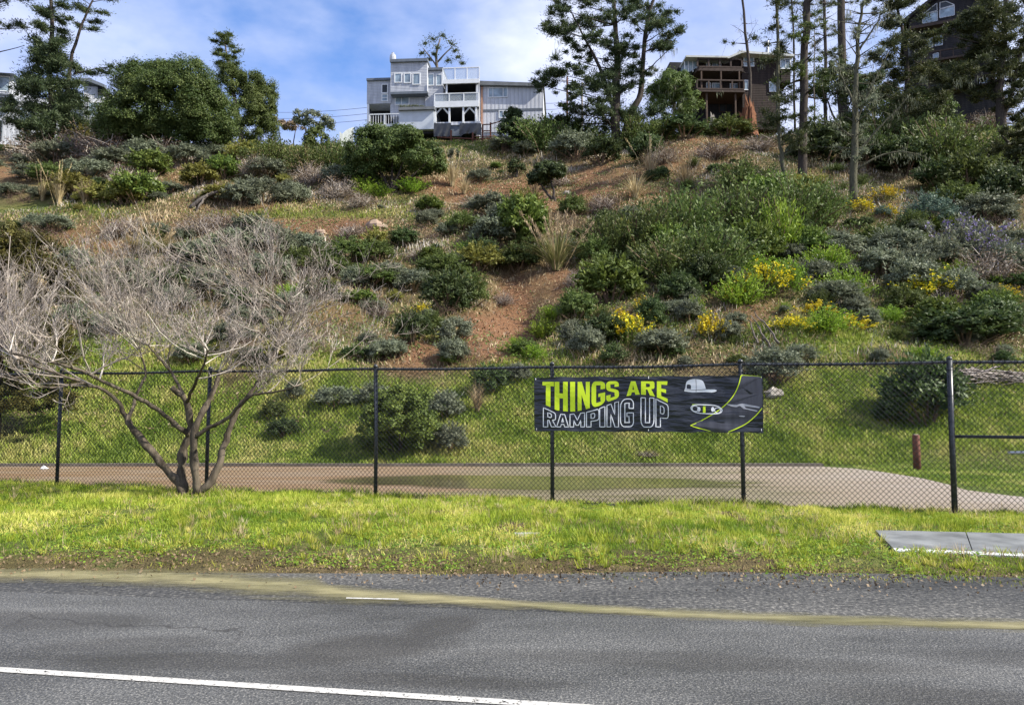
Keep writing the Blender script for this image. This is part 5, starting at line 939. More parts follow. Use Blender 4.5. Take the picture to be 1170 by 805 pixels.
f.rail(*Z(510, 146, 732, 219), .95, 3, 'white', 'frosted'); f.rail(*Z(460, 302, 726, 352), 1.45, 3, 'white', 'frosted'); f.rail(*Z(64, 427, 250, 492), .6, 2, 'white', None, .09, 12); f.part('deck', 'white', *Z(58, 490, 250, 502), .7, -4)
for x in (465, 550, 634, 711): f.part('post', 'white', *Z(x - 5, 380, x + 5, 480), 1.4, 1.2)
f.part('post', 'white', *Z(528, 240, 538, 302), .8, .6)
for x, sg in ((470, 1), (545, -1), (639, 1), (708, -1)):
    A = f.sz(*z(x, 425), 1.35); B = f.sz(*z(x + sg * 38, 382), 1.35); b = MB(); b.tube([f.w(*A, 1.3), f.w(*B, 1.3)], .08, 4); b.build('brace', H['white'], r)
f.win(*Z(216, 180, 262, 238), .5); f.win(*Z(274, 180, 318, 240), .5); f.win(*Z(326, 180, 374, 250), .5); f.win(*Z(418, 184, 458, 256), -.15); f.win(*Z(468, 186, 508, 256), -.15)
f.win(*Z(138, 246, 178, 302), -.3, (), 'dglass'); f.win(*Z(138, 306, 178, 352), -.3, (), 'glass', hm=(.5,)); f.win(*Z(220, 320, 308, 372), -.4, (.45,)); f.win(*Z(786, 268, 906, 326), .1, (.24, .76), hm=()); f.win(*Z(850, 406, 905, 452), .1, (.5,))
for x0, x1 in ((545, 600), (610, 660)): f.win(*Z(x0, 250, x1, 298), -2.6, (), 'dglass', 'gtrim')
f.win(*Z(580, 400, 626, 478), -2.6, (), 'dglass', 'gtrim'); f.win(*Z(650, 400, 705, 470), -2.6, (.5,), 'dglass', 'gtrim')
f.part('garage', 'garage', *Z(246, 396, 455, 518), 1.6, -3); f.part('garage_roof', 'groof', *Z(240, 386, 460, 397), 1.9, -3); f.part('base', 'void', *Z(190, 500, 460, 545), 1.1, -3)
b = MB(); 
for x in np.arange(252, 400, 14): q = f.w(f.sz(*z(x, 384), .5)[0], f.sz(*z(x, 380), .5)[1], .5); pad(b, q, .22, .2, .16, 60, .09, .04)
b.build('roof_plants', M['sage'], r)
b = MB(); A = [f.w(*f.sz(*z(207, y_), -1), -1) for y_ in (110, 85, 72, 60, 56)]; b.tube(A, [.34, .34, .3, .14, .14], 10); b.build('chimney', H['metal'], r)
b = MB(); n_ = 30
for (u0, u1) in ((455, 560), (612, 745)):
    V = []; 
    for j in range(9):
        for i in range(n_ + 1): u = i / n_; v = j / 8; a, zz = f.sz(*z(u0 + (u1 - u0) * u, 484 + 80 * v * (1 - .25 * math.sin(u * 3.1) * (u0 > 600))), 1.5); V.append(f.w(a, zz, 1.55 + .10 * math.sin(u * 17 + v * 4) * v))
    i = (np.arange(8)[:, None] * (n_ + 1) + np.arange(n_)[None]).ravel(); b.add(V, np.stack([i + n_ + 1, i + n_ + 2, i + 1, i], -1))
b.build('plastic_sheet', H['tarp'], r, sm=True); f.part('base', 'gtrim', *Z(560, 488, 612, 560), 1.2, -3); f.part('base', 'gsid', *Z(735, 528, 1120, 560), .0, -6.5)
tag(r.children[0], None)
# red timber fence posts and rails before the house
rf = thing('timber_fence', 'low red-brown timber fence with wire before the grey house decks', 'fence', ground(560, 166)); y0 = 73.; 
for x, yt, yb in ((560, 527, 640), (692, 540, 640), (752, 492, 585), (800, 480, 560)):
    A, B = at(*z(x, yb), y0), at(*z(x, yt), y0); b = MB(); b.box(A[0] - .08, A[0] + .08, y0 - .08, y0 + .08, float(terrain(A[0], y0)) - .3, B[2]); b.build('post', M['redwood'], rf)
for (xa, ya, xb, yb) in ((752, 492, 800, 490), (800, 488, 868, 470), (752, 530, 800, 530), (700, 565, 836, 562), (700, 580, 836, 576), (475, 568, 560, 572), (560, 572, 692, 578)):
    b = MB(); b.tube([at(*z(xa, ya), y0 - .12), at(*z(xb, yb), y0 - .12)], .06, 4); b.build('rail', M['redwood'], rf)
# curved pale sheet fence left of the big bush
t = thing('sheet_fence', 'curved pale metal sheet fence at the left end of the lawn', 'fence', ground(395, 178)); b = MB(); PT = [(388, 150, 177), (391, 153, 178), (395, 149, 172), (399, 147, 166), (404, 145, 162)]
for i, ((x0, ya, yb), (x1, yc, yd)) in enumerate(zip(PT, PT[1:])):
    A, B, C_, D_ = at(x0, ya, 70 + i * .8), at(x1, yc, 70.8 + i * .8), at(x1, yd, 70.8 + i * .8), at(x0, yb, 70 + i * .8); D_[2] -= .5; C_[2] -= .5; of = np.array([.02, -.06, 0]); b.hexa([D_, C_, C_ - of, D_ - of, A, B, B - of, A - of])
b.build('sheet', H['sheet'], t)
# brown house with decks
r = thing('brown_house', 'dark brown house with two stacked timber decks and a pale flat roof edge', 'house', at(840, 128, 77)); f = Fac(840, 128, 77, R(2), r)
z = lambda x, y: (760 + x / 6.706, 30 + y / 6.706)
f.part('wall', 'brown', *Z(250, 240, 600, 335), -.6, -7); f.part('roof', 'bwhite', *Z(160, 222, 500, 241), .7, -7.5); f.part('wall', 'brown', *Z(232, 340, 600, 500), -1.6, -7); f.part('wall', 'void', *Z(280, 500, 640, 790), -2.4, -7)  # lowest wall coloured near black for the shade under the decks
f.part('wall', 'brown', *Z(585, 206, 885, 790), -.2, -8); f.part('wall', 'brown', *Z(885, 218, 962, 425), .3, -8)
b = MB(); P_ = [(470, 238), (585, 186), (990, 214), (990, 230), (590, 204), (486, 246)]; b.prism([f.w(*f.sz(*z(*q), .8), .8) for q in P_], -f.n * 9); b.build('roof', H['bwhite'], r)
f.part('deck', 'brown2', *Z(244, 318, 600, 345), .6, -2); f.part('deck', 'brown2', *Z(240, 486, 612, 506), .9, -2.2); f.rail(*Z(248, 243, 590, 320), .55, 4, 'brown2', None, .16); f.rail(*Z(244, 405, 606, 488), .85, 4, 'brown2', None, .15)
for x in (280, 430, 570): f.part('post', 'tan', *Z(x - 6, 345, x + 6, 486), .7, .5)
for x in (321, 542): f.part('post', 'tan', *Z(x - 8, 506, x + 8, 760), .6, .35)
f.win(*Z(312, 268, 346, 310), -.6); f.win(*Z(357, 271, 430, 314), -.6, (.5,)); f.win(*Z(313, 434, 350, 482), -1.6); f.win(*Z(358, 436, 426, 482), -1.6, (.3,)); f.win(*Z(494, 440, 570, 490), -1.6, (.5,)); f.win(*Z(598, 230, 682, 312), -.2, (.45,)); f.win(*Z(595, 414, 642, 492), -.2); f.win(*Z(880, 248, 962, 330), .3, (.5,)); f.win(*Z(795, 428, 876, 506), -.2, (.5,)); f.win(*Z(410, 560, 520, 660), -2.4, (.5,), 'dglass', 'brown2')
b = MB(); P_ = [(150, 268), (178, 250), (244, 250), (244, 318), (185, 350), (150, 375)]; b.prism([f.w(*f.sz(*z(*q), -.3), -.3) for q in P_], -f.n * 4); b.build('sunroom', H['glass'], r)
for x in (150, 178, 212, 243): f.part('mullion', 'white', *Z(x - 4, 252, x + 4, 350), -.22, -.32)
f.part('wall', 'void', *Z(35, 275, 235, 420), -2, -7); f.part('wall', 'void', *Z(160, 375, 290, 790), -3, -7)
b = MB(); A = [f.w(*f.sz(*z(784, y_), -2), -2) for y_ in (220, 130, 128, 116)]; b.tube(A, [.17, .17, .21, .21], 10); b.build('chimney', H['metal'], r)
# dark gabled house on the right
r = thing('gabled_house', 'tall black-brown gabled house half hidden by cypresses at the upper right', 'house', at(1085, 118, 78)); f = Fac(1085, 118, 78, R(-24), r)
z = lambda x, y: (1000 + x / 6.194, y / 6.194)
P_ = [(258, 150), (520, -70), (860, -30), (868, 730), (500, 735), (300, 690)]
aL, zb = f.sz(*z(262, 735)); aR, _ = f.sz(*z(862, 735)); aP, zp = f.sz(*z(545, -80)); _, zl = f.sz(*z(258, 140)); zb = min(zb, f.sz(*z(862, 740))[1]) - 4
b = MB(); b.prism([f.w(a, q, 0) for a, q in ((aL, zb), (aR, zb), (aR, zl), (aP, zp), (aL, zl))], -f.n * 9); b.build('wall', H['ink'], r)
b = MB()
for (a0, q0, a1, q1) in ((aL - .5, zl - .35, aP, zp + .12), (aP, zp + .12, aR + .5, zl - .35)):
    b.hexa([f.w(a0, q0, .7), f.w(a1, q1, .7), f.w(a1, q1, -9.5), f.w(a0, q0, -9.5), f.w(a0, q0 + .35, .7), f.w(a1, q1 + .35, .7), f.w(a1, q1 + .35, -9.5), f.w(a0, q0 + .35, -9.5)])
b.build('roof', H['ink'], r)
def quad(P_, nm='window', m='glass', off=.05):
    b = MB(); Q = [f.w(*f.sz(*z(*q), off), off) for q in P_]; b.prism(Q, -f.n * .04); b.build('pane', H[m], bo := MBframe(Q, nm)); return bo
def MBframe(Q, nm):
    b = MB(); Q = np.array(Q)
    for a, c_ in zip(Q, np.roll(Q, -1, 0)): b.tube([a + f.n * .02, c_ + f.n * .02], .045, 4)
    return b.build(nm, H['gsid'], r)
quad([(336, 112), (440, 82), (440, 148), (336, 168)]); quad([(456, 70), (560, 42), (560, 108), (456, 130)]); quad([(336, 104), (436, 24), (438, 76)], m='dglass'); quad([(458, 20), (500, 10), (560, 36), (458, 64)], m='dglass'); quad([(358, 284), (408, 270), (408, 334), (358, 340)]); quad([(424, 256), (476, 244), (476, 318), (424, 328)]); quad([(410, 384), (448, 376), (448, 410), (410, 414)]); quad([(695, 370), (735, 360), (735, 402), (695, 408)]); quad([(556, 552), (615, 545), (615, 596), (556, 600)]); quad([(740, 556), (815, 548), (815, 608), (740, 616)]); quad([(525, 160), (592, 142), (592, 176), (525, 190)])
for yy in (440, 660):
    zz = f.sz(*z(500, yy))[1]; b = MB(); f.vbox(b, aL + .3, aR - .3, zz - .2, zz, 1.3, .002); dk = b.build('deck', H['brown2'], r); b = MB(); f.vbox(b, aL + .3, aR - .3, zz + .75, zz + .87, 1.3, 1.2)
    for q in np.linspace(aL + .3, aR - .4, 7): f.vbox(b, q, q + .1, zz, zz + .75, 1.29, 1.21)
    b.build('railing', H['brown2'], dk)
b = MB(); f.vbox(b, aL - .1, aR, f.sz(*z(300, 205))[1] - .3, f.sz(*z(300, 205))[1], .9, 0.002); b.build('deck', H['brown2'], r)
# pale house behind the big left pine
r = thing('pale_house', 'pale blue-grey house mostly hidden behind the big left pine', 'house', at(60, 165, 82)); f = Fac(60, 165, 82, R(10), r); z = lambda x, y: (x / 4.47, y / 4.47)
f.part('wall', 'gsid', *Z(-140, 480, 440, 760), -.5, -7); f.part('wall', 'gsid', *Z(430, 440, 520, 760), .4, -7); f.part('wall', 'gsid', *Z(-140, 375, 60, 480), 0, -7)
b = MB(); b.prism([f.w(*f.sz(*z(*q), .9), .9) for q in [(400, 398), (455, 398), (534, 432), (534, 446), (450, 414), (400, 414)]], -f.n * 8); b.build('roof', H['gtrim'], r); f.part('wall', 'void', *Z(500, 438, 528, 485), .6, -3)
f.part('roof', 'gtrim', *Z(-150, 360, 70, 376), .8, -7.5); f.part('deck', 'gtrim', *Z(-140, 484, 70, 500), 1, -1); f.win(*Z(-60, 385, 50, 470), 0., (.5,)); f.win(*Z(-50, 610, 10, 720), -.5, (.5,), 'dglass', 'gtrim'); f.win(*Z(100, 540, 180, 640), -.5, (.5,)); f.win(*Z(450, 520, 510, 600), .4)
# power lines
for i, yy in enumerate((120, 127, 134)):
    A, B = at(230, yy + 1, 120), at(419, yy + 3, 84); b = MB(); b.tube([A * (1 - s) + B * s - [0, 0, .8 * 4 * s * (1 - s)] for s in np.linspace(0, 1, 14)], .022, 4)
    o = b.build('power_line', plain('cable_black', (.03, .03, .035), .6) if i == 0 else bpy.data.materials['cable_black'])
    tag(o, ('topmost' if i == 0 else 'middle' if i == 1 else 'lowest') + ' of three thin power lines running into the left side of the grey house', 'power line', 'power lines left of the grey house')
for i, yy in enumerate((115, 122)):
    A, B = at(621, yy + 3, 78), at(662, yy - 5, 90); b = MB(); b.tube([A * (1 - s) + B * s - [0, 0, .3 * 4 * s * (1 - s)] for s in np.linspace(0, 1, 10)], .022, 4); tag(b.build('power_line', bpy.data.materials['cable_black']), ('upper' if i == 0 else 'lower') + ' thin power line from the right end of the grey house towards the pine', 'power line', 'power lines right of the grey house')
for x, yt, yb in ((648, 88, 150), (665, 94, 148)):
    p = at(x, yb, 84); p[2] = terrain(p[0], p[1]); A = at(x, yt, 84); t = thing('utility_pole', ('weathered red-brown' if x < 655 else 'grey') + ' wooden pole seen through the tall pine, ' + ('left' if x < 655 else 'right') + ' of the two', 'pole', p); b = MB(); b.tube([p - [0, 0, .5], A], [.14, .1], 8); b.build('pole', M['palewood' if x > 655 else 'redwood'], t); b = MB(); b.tube([A - [.6, 0, .4], A - [-.6, 0, .4]], .05, 4); b.build('crossarm', M['palewood'], t)
t = thing('timber_railing', 'short timber railing at the right end of the grey house', 'railing', ground(632, 152)); b = MB()
for x in (623, 630, 637): b = MB(); A, B = at(x, 155, 77), at(x, 137, 77); b.box(A[0] - .05, A[0] + .05, 76.95, 77.05, A[2] - .4, B[2]); b.build('post', H['tan'], t)
b = MB(); b.tube([at(622, 139, 76.9), at(638, 136, 76.9)], .06, 4); b.build('rail', H['tan'], t)

# ------------------------------------------------------------------ small things behind the fence
p = ground(1048, 537); p[2] = terrain(p[0], p[1]); t = thing('bollard', 'short round red-brown wooden bollard on the grass behind the fence', 'bollard', p); h_ = 40 * p[1] / F
b = MB(); b.tube([p - [0, 0, .2], p + [0, 0, h_ * .5], p + [0, 0, h_ - .03], p + [0, 0, h_]], [.095, .092, .09, .07], 14); b.build('post', M['redwood'], t, sm=True); b = MB(); b.tube([p + [0, 0, h_ + .002], p + [0, 0, h_ + .012]], [.068, .05], 14); b.build('top', M['palewood'], t)
p = at(1152, 517, 15.5); t = thing('pipe_barrier', 'end of a pale steel pipe barrier behind the fence at the right edge', 'barrier', (p[0], p[1], 0)); b = MB(); b.tube([p, p + [3.2, -.3, .03]], .032, 8); b.build('rail', H['metal'], t, sm=True); b = MB(); b.tube([(p[0] + 1.2, p[1] - .11, -.1), (p[0] + 1.2, p[1] - .11, p[2] - .03)], .035, 8); b.build('post', H['metal'], t, sm=True)
p = flat_at(50, 535, .03); b = MB(); n_ = 10; V = []
for j in range(4):
    for i in range(n_): a = i * 6.283 / n_; V.append(p + np.array([.10 * (1 - .28 * j) * math.cos(a) * (1 + .3 * math.sin(3 * a)), .08 * (1 - .28 * j) * math.sin(a), 0.022 * j * (1 + .3 * math.sin(2 * a + j))]))
i = np.arange(n_); b.add(V, np.concatenate([np.stack([k * n_ + i, k * n_ + (i + 1) % n_, (k + 1) * n_ + (i + 1) % n_, (k + 1) * n_ + i], -1) for k in range(3)]), [[3 * n_, 3 * n_ + k, 3 * n_ + k + 1] for k in range(1, n_ - 1)]); tag(b.build('litter', H['white']), 'crumpled white scrap lying on the brown lot at the far left', 'litter')
p = flat_at(612, 606, .09); q = p; b = MB(); b.box(q[0] - .26, q[0] + .05, q[1] - .07, q[1] - .03, .0, .075); b.build('kerb', H['bwhite'])['kind'] = 'structure'
p = flat_at(672, 652, .015); b = MB(); path(b, [p + [-.1, .05, .0], p + [0, .0, .03], p + [.05, -.02, .015], p + [.14, -.02, .01]], .009, .004, 5, 3, .004); tag(b.build('fallen_twig', M['bark'], sm=True), 'small dark twig lying on the gravel at the verge edge', 'twig')
def rock(px, py, w, label):
    p = ground(px, py); k_ = p[1] / F * w / 2; n_, m_ = 9, 6; V = [(0, 0, -1)] + [(math.sin(b_) * math.cos(a), math.sin(b_) * math.sin(a), -math.cos(b_)) for b_ in np.linspace(0, math.pi, m_ + 2)[1:-1] for a in np.arange(n_) * 6.283 / n_] + [(0, 0, 1)]
    V = np.array(V) * (1 + rng.normal(0, .13, (len(V), 1))) * [1, .8, .62] * k_ + p + [0, 0, k_ * .2]; b = MB(); q = [[1 + r_ * n_ + i, 1 + r_ * n_ + (i + 1) % n_, 1 + (r_ + 1) * n_ + (i + 1) % n_, 1 + (r_ + 1) * n_ + i] for r_ in range(m_ - 1) for i in range(n_)]; l = len(V) - 1
    b.add(V, q, [[0, 1 + (i + 1) % n_, 1 + i] for i in range(n_)] + [[l, l - n_ + i, l - n_ + (i + 1) % n_] for i in range(n_)]); o = b.build('rock', M['palewood'] if px > 640 else STONE); tag(o, label, 'rock', 'rocks on the hillside')
STONE = plain('tan_stone', (.26, .19, .14), .9, .25, 4, bmp=.4)
rock(99, 277, 12, 'rounded tan rock on the bank above the leafless tree'); rock(430, 262, 26, 'large flat tan rock on the terrace bank, rightmost of three'); rock(402, 266, 16, 'angular tan rock on the terrace bank, middle of three'); rock(366, 268, 14, 'small tan rock on the terrace bank, leftmost of three'); rock(648, 222, 10, 'pale grey rock beside the trunk of the round-headed tree'); rock(884, 452, 22, 'pale boulder on the bank right of the banner')
HAND = [
 # fence-side bank
 ('sage', 515, 522, 44, 40), ('sage', 508, 484, 50, 40), ('sagedark', 320, 504, 36, 26), ('sagedark', 310, 482, 32, 26), ('sage', 334, 460, 26, 26), ('sage', 380, 472, 50, 30), ('sage', 425, 468, 40, 30), ('straw', 545, 475, 30, 46),
 ('dark', 1074, 492, 92, 84, 'dark dense bush on the bank behind the right-hand fence post'), ('dark', 1022, 488, 40, 30), ('sage', 890, 445, 64, 46), ('sage', 920, 418, 36, 24), ('sagedark', 868, 452, 26, 22), ('bright', 1060, 412, 40, 14), ('dead', 740, 525, 30, 8), ('green', 640, 470, 40, 24), ('sagedark', 560, 455, 50, 40), ('sage', 590, 440, 40, 26),
 # lower face
 ('sagedark', 470, 396, 46, 44), ('sage', 516, 420, 40, 34), ('sagedark', 492, 384, 36, 30), ('gorse', 483, 362, 18, 16), ('sagedark', 512, 362, 66, 58), ('sagedark', 535, 350, 50, 50), ('sage', 520, 395, 44, 36), ('sagedark', 505, 325, 60, 36), ('sagedark', 590, 318, 50, 36), ('sagedark', 548, 305, 46, 36), ('olive', 545, 316, 60, 36), ('sage', 560, 290, 60, 40), ('bright', 532, 292, 26, 14), ('sagedark', 600, 288, 30, 26),
 ('green', 598, 290, 74, 70, 'tall olive-green rounded shrub on the slope left of the big pampas clump'), ('olive', 600, 262, 50, 46), ('pampas', 637, 316, 66, 60), ('sagedark', 598, 312, 44, 34),
 ('green', 700, 352, 80, 62, 'big fresh green rounded shrub above the left part of the banner'), ('sagedark', 690, 398, 60, 44), ('sage', 672, 412, 50, 40), ('broom', 718, 398, 52, 46), ('gorse', 712, 392, 44, 40), ('gorse', 738, 362, 26, 22), ('dark', 745, 380, 40, 44), ('sage', 760, 412, 70, 36), ('gorse', 816, 392, 38, 34, 'small shrub thick with bright yellow flowers above the banner end'), ('sage', 790, 372, 40, 32), ('bright', 796, 366, 26, 30), ('sagedark', 660, 372, 50, 44), ('dark', 720, 330, 60, 44), ('bright', 590, 405, 26, 22), ('bright', 622, 388, 40, 24), ('bright', 610, 412, 34, 20), ('green', 655, 356, 30, 24), ('bright', 632, 368, 30, 20), ('sage', 655, 395, 36, 34),
 ('bright', 850, 352, 60, 40), ('broom', 878, 345, 54, 46), ('bright', 905, 335, 40, 40), ('bright', 870, 320, 50, 30), ('gorse', 842, 348, 24, 26), ('broom', 905, 384, 46, 24), ('gorse', 908, 380, 34, 18), ('bright', 950, 384, 56, 30), ('gorse', 940, 366, 34, 20), ('gorse', 975, 384, 44, 20),
 ('sage', 960, 352, 60, 30), ('sage', 935, 330, 50, 34), ('bright', 975, 345, 50, 36), ('bright', 950, 320, 56, 34), ('sage', 958, 300, 60, 32), ('sage', 1015, 322, 60, 36), ('sagedark', 1006, 290, 50, 30), ('sage', 1030, 300, 60, 36), ('sage', 1050, 345, 60, 44), ('sage', 1052, 322, 50, 34), ('sage', 1085, 310, 54, 36), ('sagedark', 1040, 362, 44, 36), ('broom', 1078, 352, 50, 36), ('gorse', 1074, 342, 40, 20), ('dead', 1085, 360, 44, 30), ('sage', 1105, 345, 50, 34), ('sagedark', 1120, 402, 96, 46), ('dark', 1150, 390, 60, 46), ('sage', 1096, 395, 40, 34), ('green', 1080, 385, 56, 40), ('gorse', 1150, 348, 34, 20), ('dead', 1135, 330, 70, 40), ('sage', 1160, 320, 40, 40), ('green', 1145, 365, 50, 26),
 ('purple', 1118, 305, 66, 56), ('purple', 1150, 312, 40, 36), ('dome', 1072, 268, 60, 46), ('dome', 1012, 252, 22, 16, 'small blue-green dome bush on the bare soil right of the lichen-hung tree'), ('gorse', 1016, 236, 30, 18), ('gorse', 1020, 252, 20, 16), ('gorse', 985, 246, 30, 16), ('dead', 1060, 262, 40, 30),
 # feathery mass right of centre
 ('feather', 735, 300, 80, 76), ('feather', 790, 288, 84, 80), ('green', 765, 300, 50, 50), ('feather', 848, 280, 84, 78), ('dark', 826, 300, 56, 50), ('feather', 700, 300, 60, 60), ('feather', 770, 330, 80, 60), ('feather', 820, 322, 90, 64), ('bright', 895, 300, 60, 76), ('feather', 915, 268, 70, 70), ('green', 870, 312, 56, 60), ('green', 885, 250, 60, 46), ('dark', 810, 340, 60, 50), ('feather', 945, 262, 56, 50), ('olive', 925, 238, 50, 36), ('dark', 780, 352, 50, 44), ('green', 930, 300, 44, 40), ('feather', 855, 225, 60, 40), ('sagedark', 680, 310, 44, 40), ('olive', 712, 276, 34, 24),
 ('straw', 786, 218, 46, 34, 'spiky fan of dead straw-coloured leaves on the slope below the white stump'), ('straw', 728, 232, 40, 36), ('straw', 745, 205, 36, 40), ('straw', 612, 226, 24, 36), ('straw', 516, 218, 34, 36), ('straw', 530, 225, 26, 26), ('sage', 548, 212, 30, 18), ('sage', 575, 178, 40, 20), ('sage', 600, 182, 34, 18), ('green', 490, 245, 34, 22), ('bright', 468, 226, 40, 16), ('sage', 495, 252, 26, 14), ('sage', 660, 186, 60, 36), ('sagedark', 640, 172, 70, 40), ('feather', 622, 178, 60, 44), ('feather', 672, 172, 60, 36), ('dark', 740, 188, 46, 40), ('feather', 756, 165, 50, 30), ('sagedark', 785, 162, 60, 30), ('sagedark', 836, 158, 60, 26), ('feather', 726, 172, 50, 40), ('sagedark', 690, 190, 50, 36), ('sage', 560, 250, 60, 30), ('sagedark', 530, 268, 50, 26), ('sage', 575, 272, 50, 40), ('dead', 545, 240, 50, 20),
 # right under the crest
 ('dark', 950, 195, 70, 54), ('sagedark', 1000, 200, 60, 44), ('dark', 1045, 205, 70, 50), ('feather', 1090, 200, 70, 60), ('sagedark', 1120, 225, 70, 50), ('dark', 1158, 240, 50, 50), ('feather', 1060, 180, 60, 40), ('sagedark', 1100, 245, 50, 34), ('sage', 1140, 262, 60, 36), ('green', 1120, 235, 36, 24), ('dead', 1100, 165, 46, 24), ('dead', 1140, 150, 40, 22), ('dark', 1080, 222, 50, 36), ('feather', 1015, 175, 60, 44), ('sagedark', 985, 160, 50, 34), ('feather', 1045, 152, 60, 30), ('green', 1128, 120, 20, 12), ('green', 1087, 122, 20, 10), ('feather', 1150, 205, 60, 50), ('dead', 935, 165, 40, 22),
 # left slope above the terrace
 ('olive', 90, 168, 50, 34), ('olive', 38, 165, 40, 24), ('bright', 78, 160, 30, 22), ('olive', 145, 172, 56, 26), ('dead', 30, 185, 60, 30), ('sage', 55, 190, 44, 26), ('dead', 82, 182, 50, 36), ('dead', 115, 186, 60, 36), ('sage', 128, 200, 56, 24), ('sage', 160, 190, 50, 30), ('dead', 180, 188, 50, 28), ('sage', 205, 192, 50, 24), ('sage', 28, 210, 40, 20), ('sagedark', 50, 212, 40, 22), ('sage', 95, 210, 50, 24), ('dead', 135, 212, 36, 24), ('sage', 5, 228, 26, 14), ('olive', 75, 230, 50, 26), ('olive', 105, 232, 40, 24), ('green', 165, 206, 46, 34), ('green', 150, 236, 56, 40), ('olive', 135, 238, 40, 30), ('straw', 62, 238, 26, 36), ('straw', 92, 238, 26, 30), ('straw', 45, 232, 16, 26), ('olive', 222, 218, 44, 30), ('green', 252, 208, 40, 30), ('sage', 240, 182, 34, 16), ('olive', 275, 186, 50, 24), ('dead', 285, 205, 44, 30), ('sage', 300, 210, 50, 26), ('feather', 305, 195, 60, 34), ('sage', 295, 236, 60, 36), ('sage', 270, 240, 44, 34), ('sage', 333, 234, 40, 28), ('dead', 355, 215, 44, 30), ('feather', 350, 200, 50, 36), ('sage', 380, 212, 34, 24), ('dead', 385, 230, 44, 30), ('feather', 380, 195, 40, 40), ('olive', 245, 236, 40, 18), ('sage', 192, 225, 30, 14), ('bright', 410, 222, 34, 16), ('dead', 410, 240, 40, 20), ('bright', 430, 228, 36, 18),
 # terrace bank and the slope under it
 ('pampas', 165, 298, 50, 26, 'coarse yellow-green grass clump on the bank behind the leafless tree'), ('straw', 150, 290, 36, 20), ('straw', 190, 288, 30, 18), ('sage', 285, 285, 60, 40), ('sage', 310, 300, 60, 46), ('sage', 260, 300, 60, 40), ('sage', 345, 295, 50, 30), ('sagedark', 340, 318, 56, 34), ('sagedark', 395, 310, 60, 36), ('sage', 300, 330, 60, 40), ('sagedark', 378, 320, 40, 30), ('sagedark', 420, 332, 60, 28), ('sagedark', 460, 285, 40, 26), ('sage', 440, 330, 50, 28), ('sagedark', 360, 345, 50, 30), ('olive', 372, 340, 34, 24), ('sage', 225, 310, 50, 36), ('sage', 55, 270, 40, 20), ('sage', 240, 345, 60, 36), ('sagedark', 280, 355, 50, 30), ('sage', 330, 365, 50, 30), ('dead', 130, 275, 50, 24), ('dead', 220, 275, 50, 26), ('dead', 250, 265, 50, 24), ('dead', 400, 275, 50, 22), ('sagedark', 405, 412, 36, 18), ('sage', 445, 412, 40, 26), ('sage', 150, 340, 50, 30), ('sage', 190, 360, 50, 34), ('dead', 430, 365, 40, 24), ('green', 410, 350, 40, 20), ('sagedark', 600, 408, 36, 22), ('dead', 575, 352, 30, 18), ('dead', 340, 395, 44, 20), ('sage', 120, 390, 44, 30), ('sage', 260, 400, 50, 30), ('bright', 330, 345, 36, 22), ('sage', 215, 420, 40, 26), ('dead', 660, 330, 30, 26), ('sagedark', 655, 248, 40, 30), ('dead', 690, 245, 50, 26), ('dead', 640, 215, 50, 18), ('sage', 720, 258, 36, 20), ('dead', 820, 185, 60, 24), ('dead', 760, 190, 50, 24), ('dead', 870, 175, 50, 20), ('sagedark', 430, 300, 44, 26), ('dead', 480, 300, 40, 20), ('sage', 470, 340, 50, 30),
]
for h in HAND: plant(*h[:5], label=h[5] if len(h) > 5 else None)
# smaller scattered shrubs between the ones above
cnt = {}
for _ in range(640):
    px = rng.uniform(-15, 1185); py = rng.uniform(180, 425); p = ground(px, py)
    if p[1] > 77: continue
    g, s = masks(p[0], p[1], p[2])
    if s > .45 or g > .75 or rng.random() < .25: continue
    if px < 480: ks = ['sage', 'dead', 'sagedark', 'dead', 'olive', 'sage']
    elif px < 680: ks = ['dead', 'sagedark', 'sage', 'green', 'dead']
    elif px < 880: ks = ['feather', 'sagedark', 'sage', 'dead', 'dark']
    else: ks = ['sage', 'sagedark', 'bright', 'feather', 'sage', 'dark', 'dead']
    k = ks[int(rng.integers(len(ks)))]; w = rng.uniform(11, 32) * (.7 + .5 * (py > 260)); plant(k, px, py, w, w * rng.uniform(.5, .85), small=True)

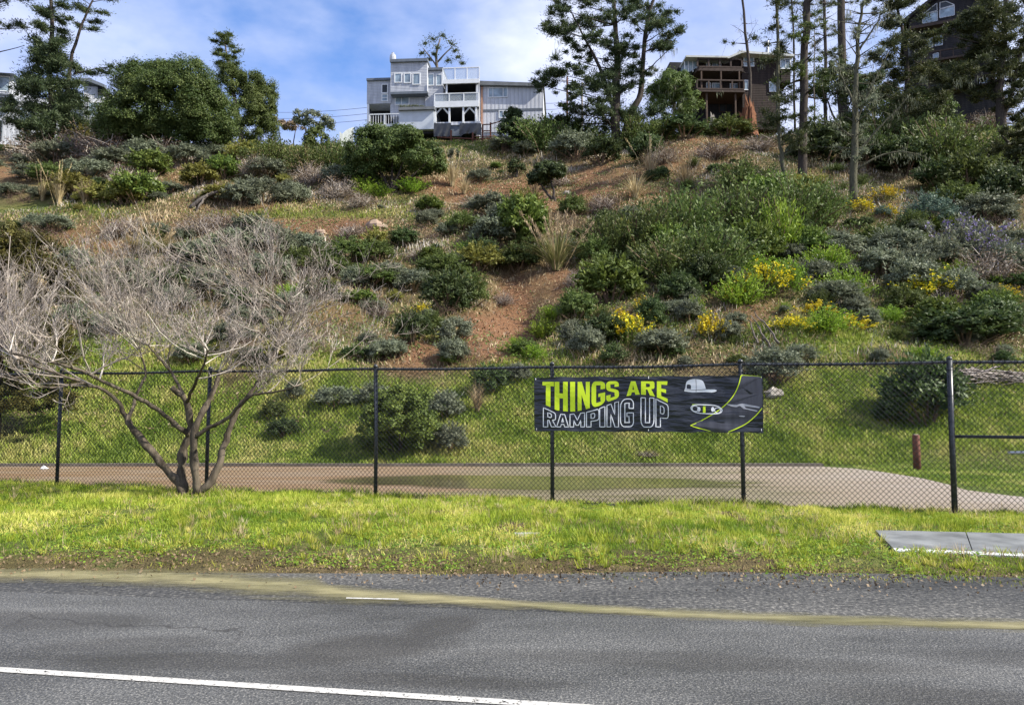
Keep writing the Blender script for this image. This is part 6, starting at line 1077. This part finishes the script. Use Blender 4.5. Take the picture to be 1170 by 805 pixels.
# words for the labels: each shrub is told apart by its size and the landmark it stands next to
LM = [(190, 120, 'the round-crowned tree on the crest'), (55, 110, 'the big left pine'), (520, 120, 'the grey house'), (447, 182, 'the big olive bush under the grey house'), (588, 150, 'the dark cone-shaped bush'), (706, 120, 'the tall spreading pine'), (637, 282, 'the big pampas clump'), (627, 204, 'the round-headed little tree'), (741, 460, 'the black banner'), (215, 470, 'the trunks of the leafless tree'), (230, 330, 'the twigs of the leafless tree'), (835, 95, 'the brown deck house'), (855, 122, 'the torn red stump'), (908, 195, 'the pair of tall trunks'), (976, 190, 'the lichen-hung tree'), (1146, 110, 'the layered right-hand cypress'), (1118, 280, 'the purple-flowered bush'), (1072, 246, 'the blue-green dome bush'), (1128, 428, 'the grey brush pile'), (1048, 515, 'the short brown bollard'), (700, 322, 'the big fresh green shrub'), (816, 375, 'the bright yellow flowering shrub'), (10, 380, 'the golden conifer'), (240, 225, 'the fallen log'), (590, 350, 'the bare soil gully'), (455, 480, 'the olive fence-side bush'), (885, 380, 'the leaning dead branches'), (960, 390, 'the sunny grass patch'), (786, 202, 'the dead straw fan'), (360, 240, 'the grassy terrace edge'), (470, 410, 'the soil scar by the fence rail'), (1090, 500, 'the right-hand fence post'), (600, 255, 'the tall olive shrub'), (790, 250, 'the feathery thicket'), (360, 165, 'the small tree by the pale fence'), (1060, 95, 'the dark gabled house')]
def dirword(dx, dy):
    h = 'right' if dx > 0 else 'left'; v = 'below' if dy > 0 else 'above'
    if abs(dx) < .45 * abs(dy): return 'straight ' + v
    if abs(dy) < .45 * abs(dx): return h + ' of'
    return v + ' ' + h + ' of'
groups = {}
for e in PLANTS:
    o, kind, look, px, py, w, h, label, p = e
    o['group'] = look + 's on the hillside' if look[-1] != 'h' else look + ' on the hillside'
    if label: o['label'] = label; continue
    d = sorted(LM, key=lambda l: (l[0] - px) ** 2 + 1.5 * (l[1] - py) ** 2)[0]; mz = w * np.linalg.norm(p - CAM) / F
    size = 'tiny' if mz < .9 else 'small' if mz < 1.5 else 'medium' if mz < 2.4 else 'large'
    groups.setdefault(size + ' ' + look + ' ' + dirword(px - d[0], py - d[1]) + ' ' + d[2], []).append(e)
ORD = ['', '', 'second', 'third', 'fourth', 'fifth', 'sixth', 'seventh', 'eighth', 'ninth']
for lb, es in groups.items():
    es.sort(key=lambda e: e[3])
    for i, e in enumerate(es): e[0]['label'] = lb if len(es) == 1 else ('leftmost ' if i == 0 else 'rightmost ' if i == len(es) - 1 else ORD[i + 1] + ' from left, ') + lb.replace('straight ', '').replace('small blue-green', 'blue-green').replace('the big ', 'the ').replace('the tall ', 'the ').replace('fresh green leafy', 'green leafy').replace('dry russet-brown', 'russet').replace('the torn red', 'the red').replace('dark grey-green', 'grey-green').replace('leaning dead', 'dead').replace('medium ', '')
for e in PLANTS:
    if len(e[0]['label'].replace('-', ' ').split()) > 15: print(len(e[0]['label'].split()), e[0].name, e[0]['label'])
print('plants', len(PLANTS))
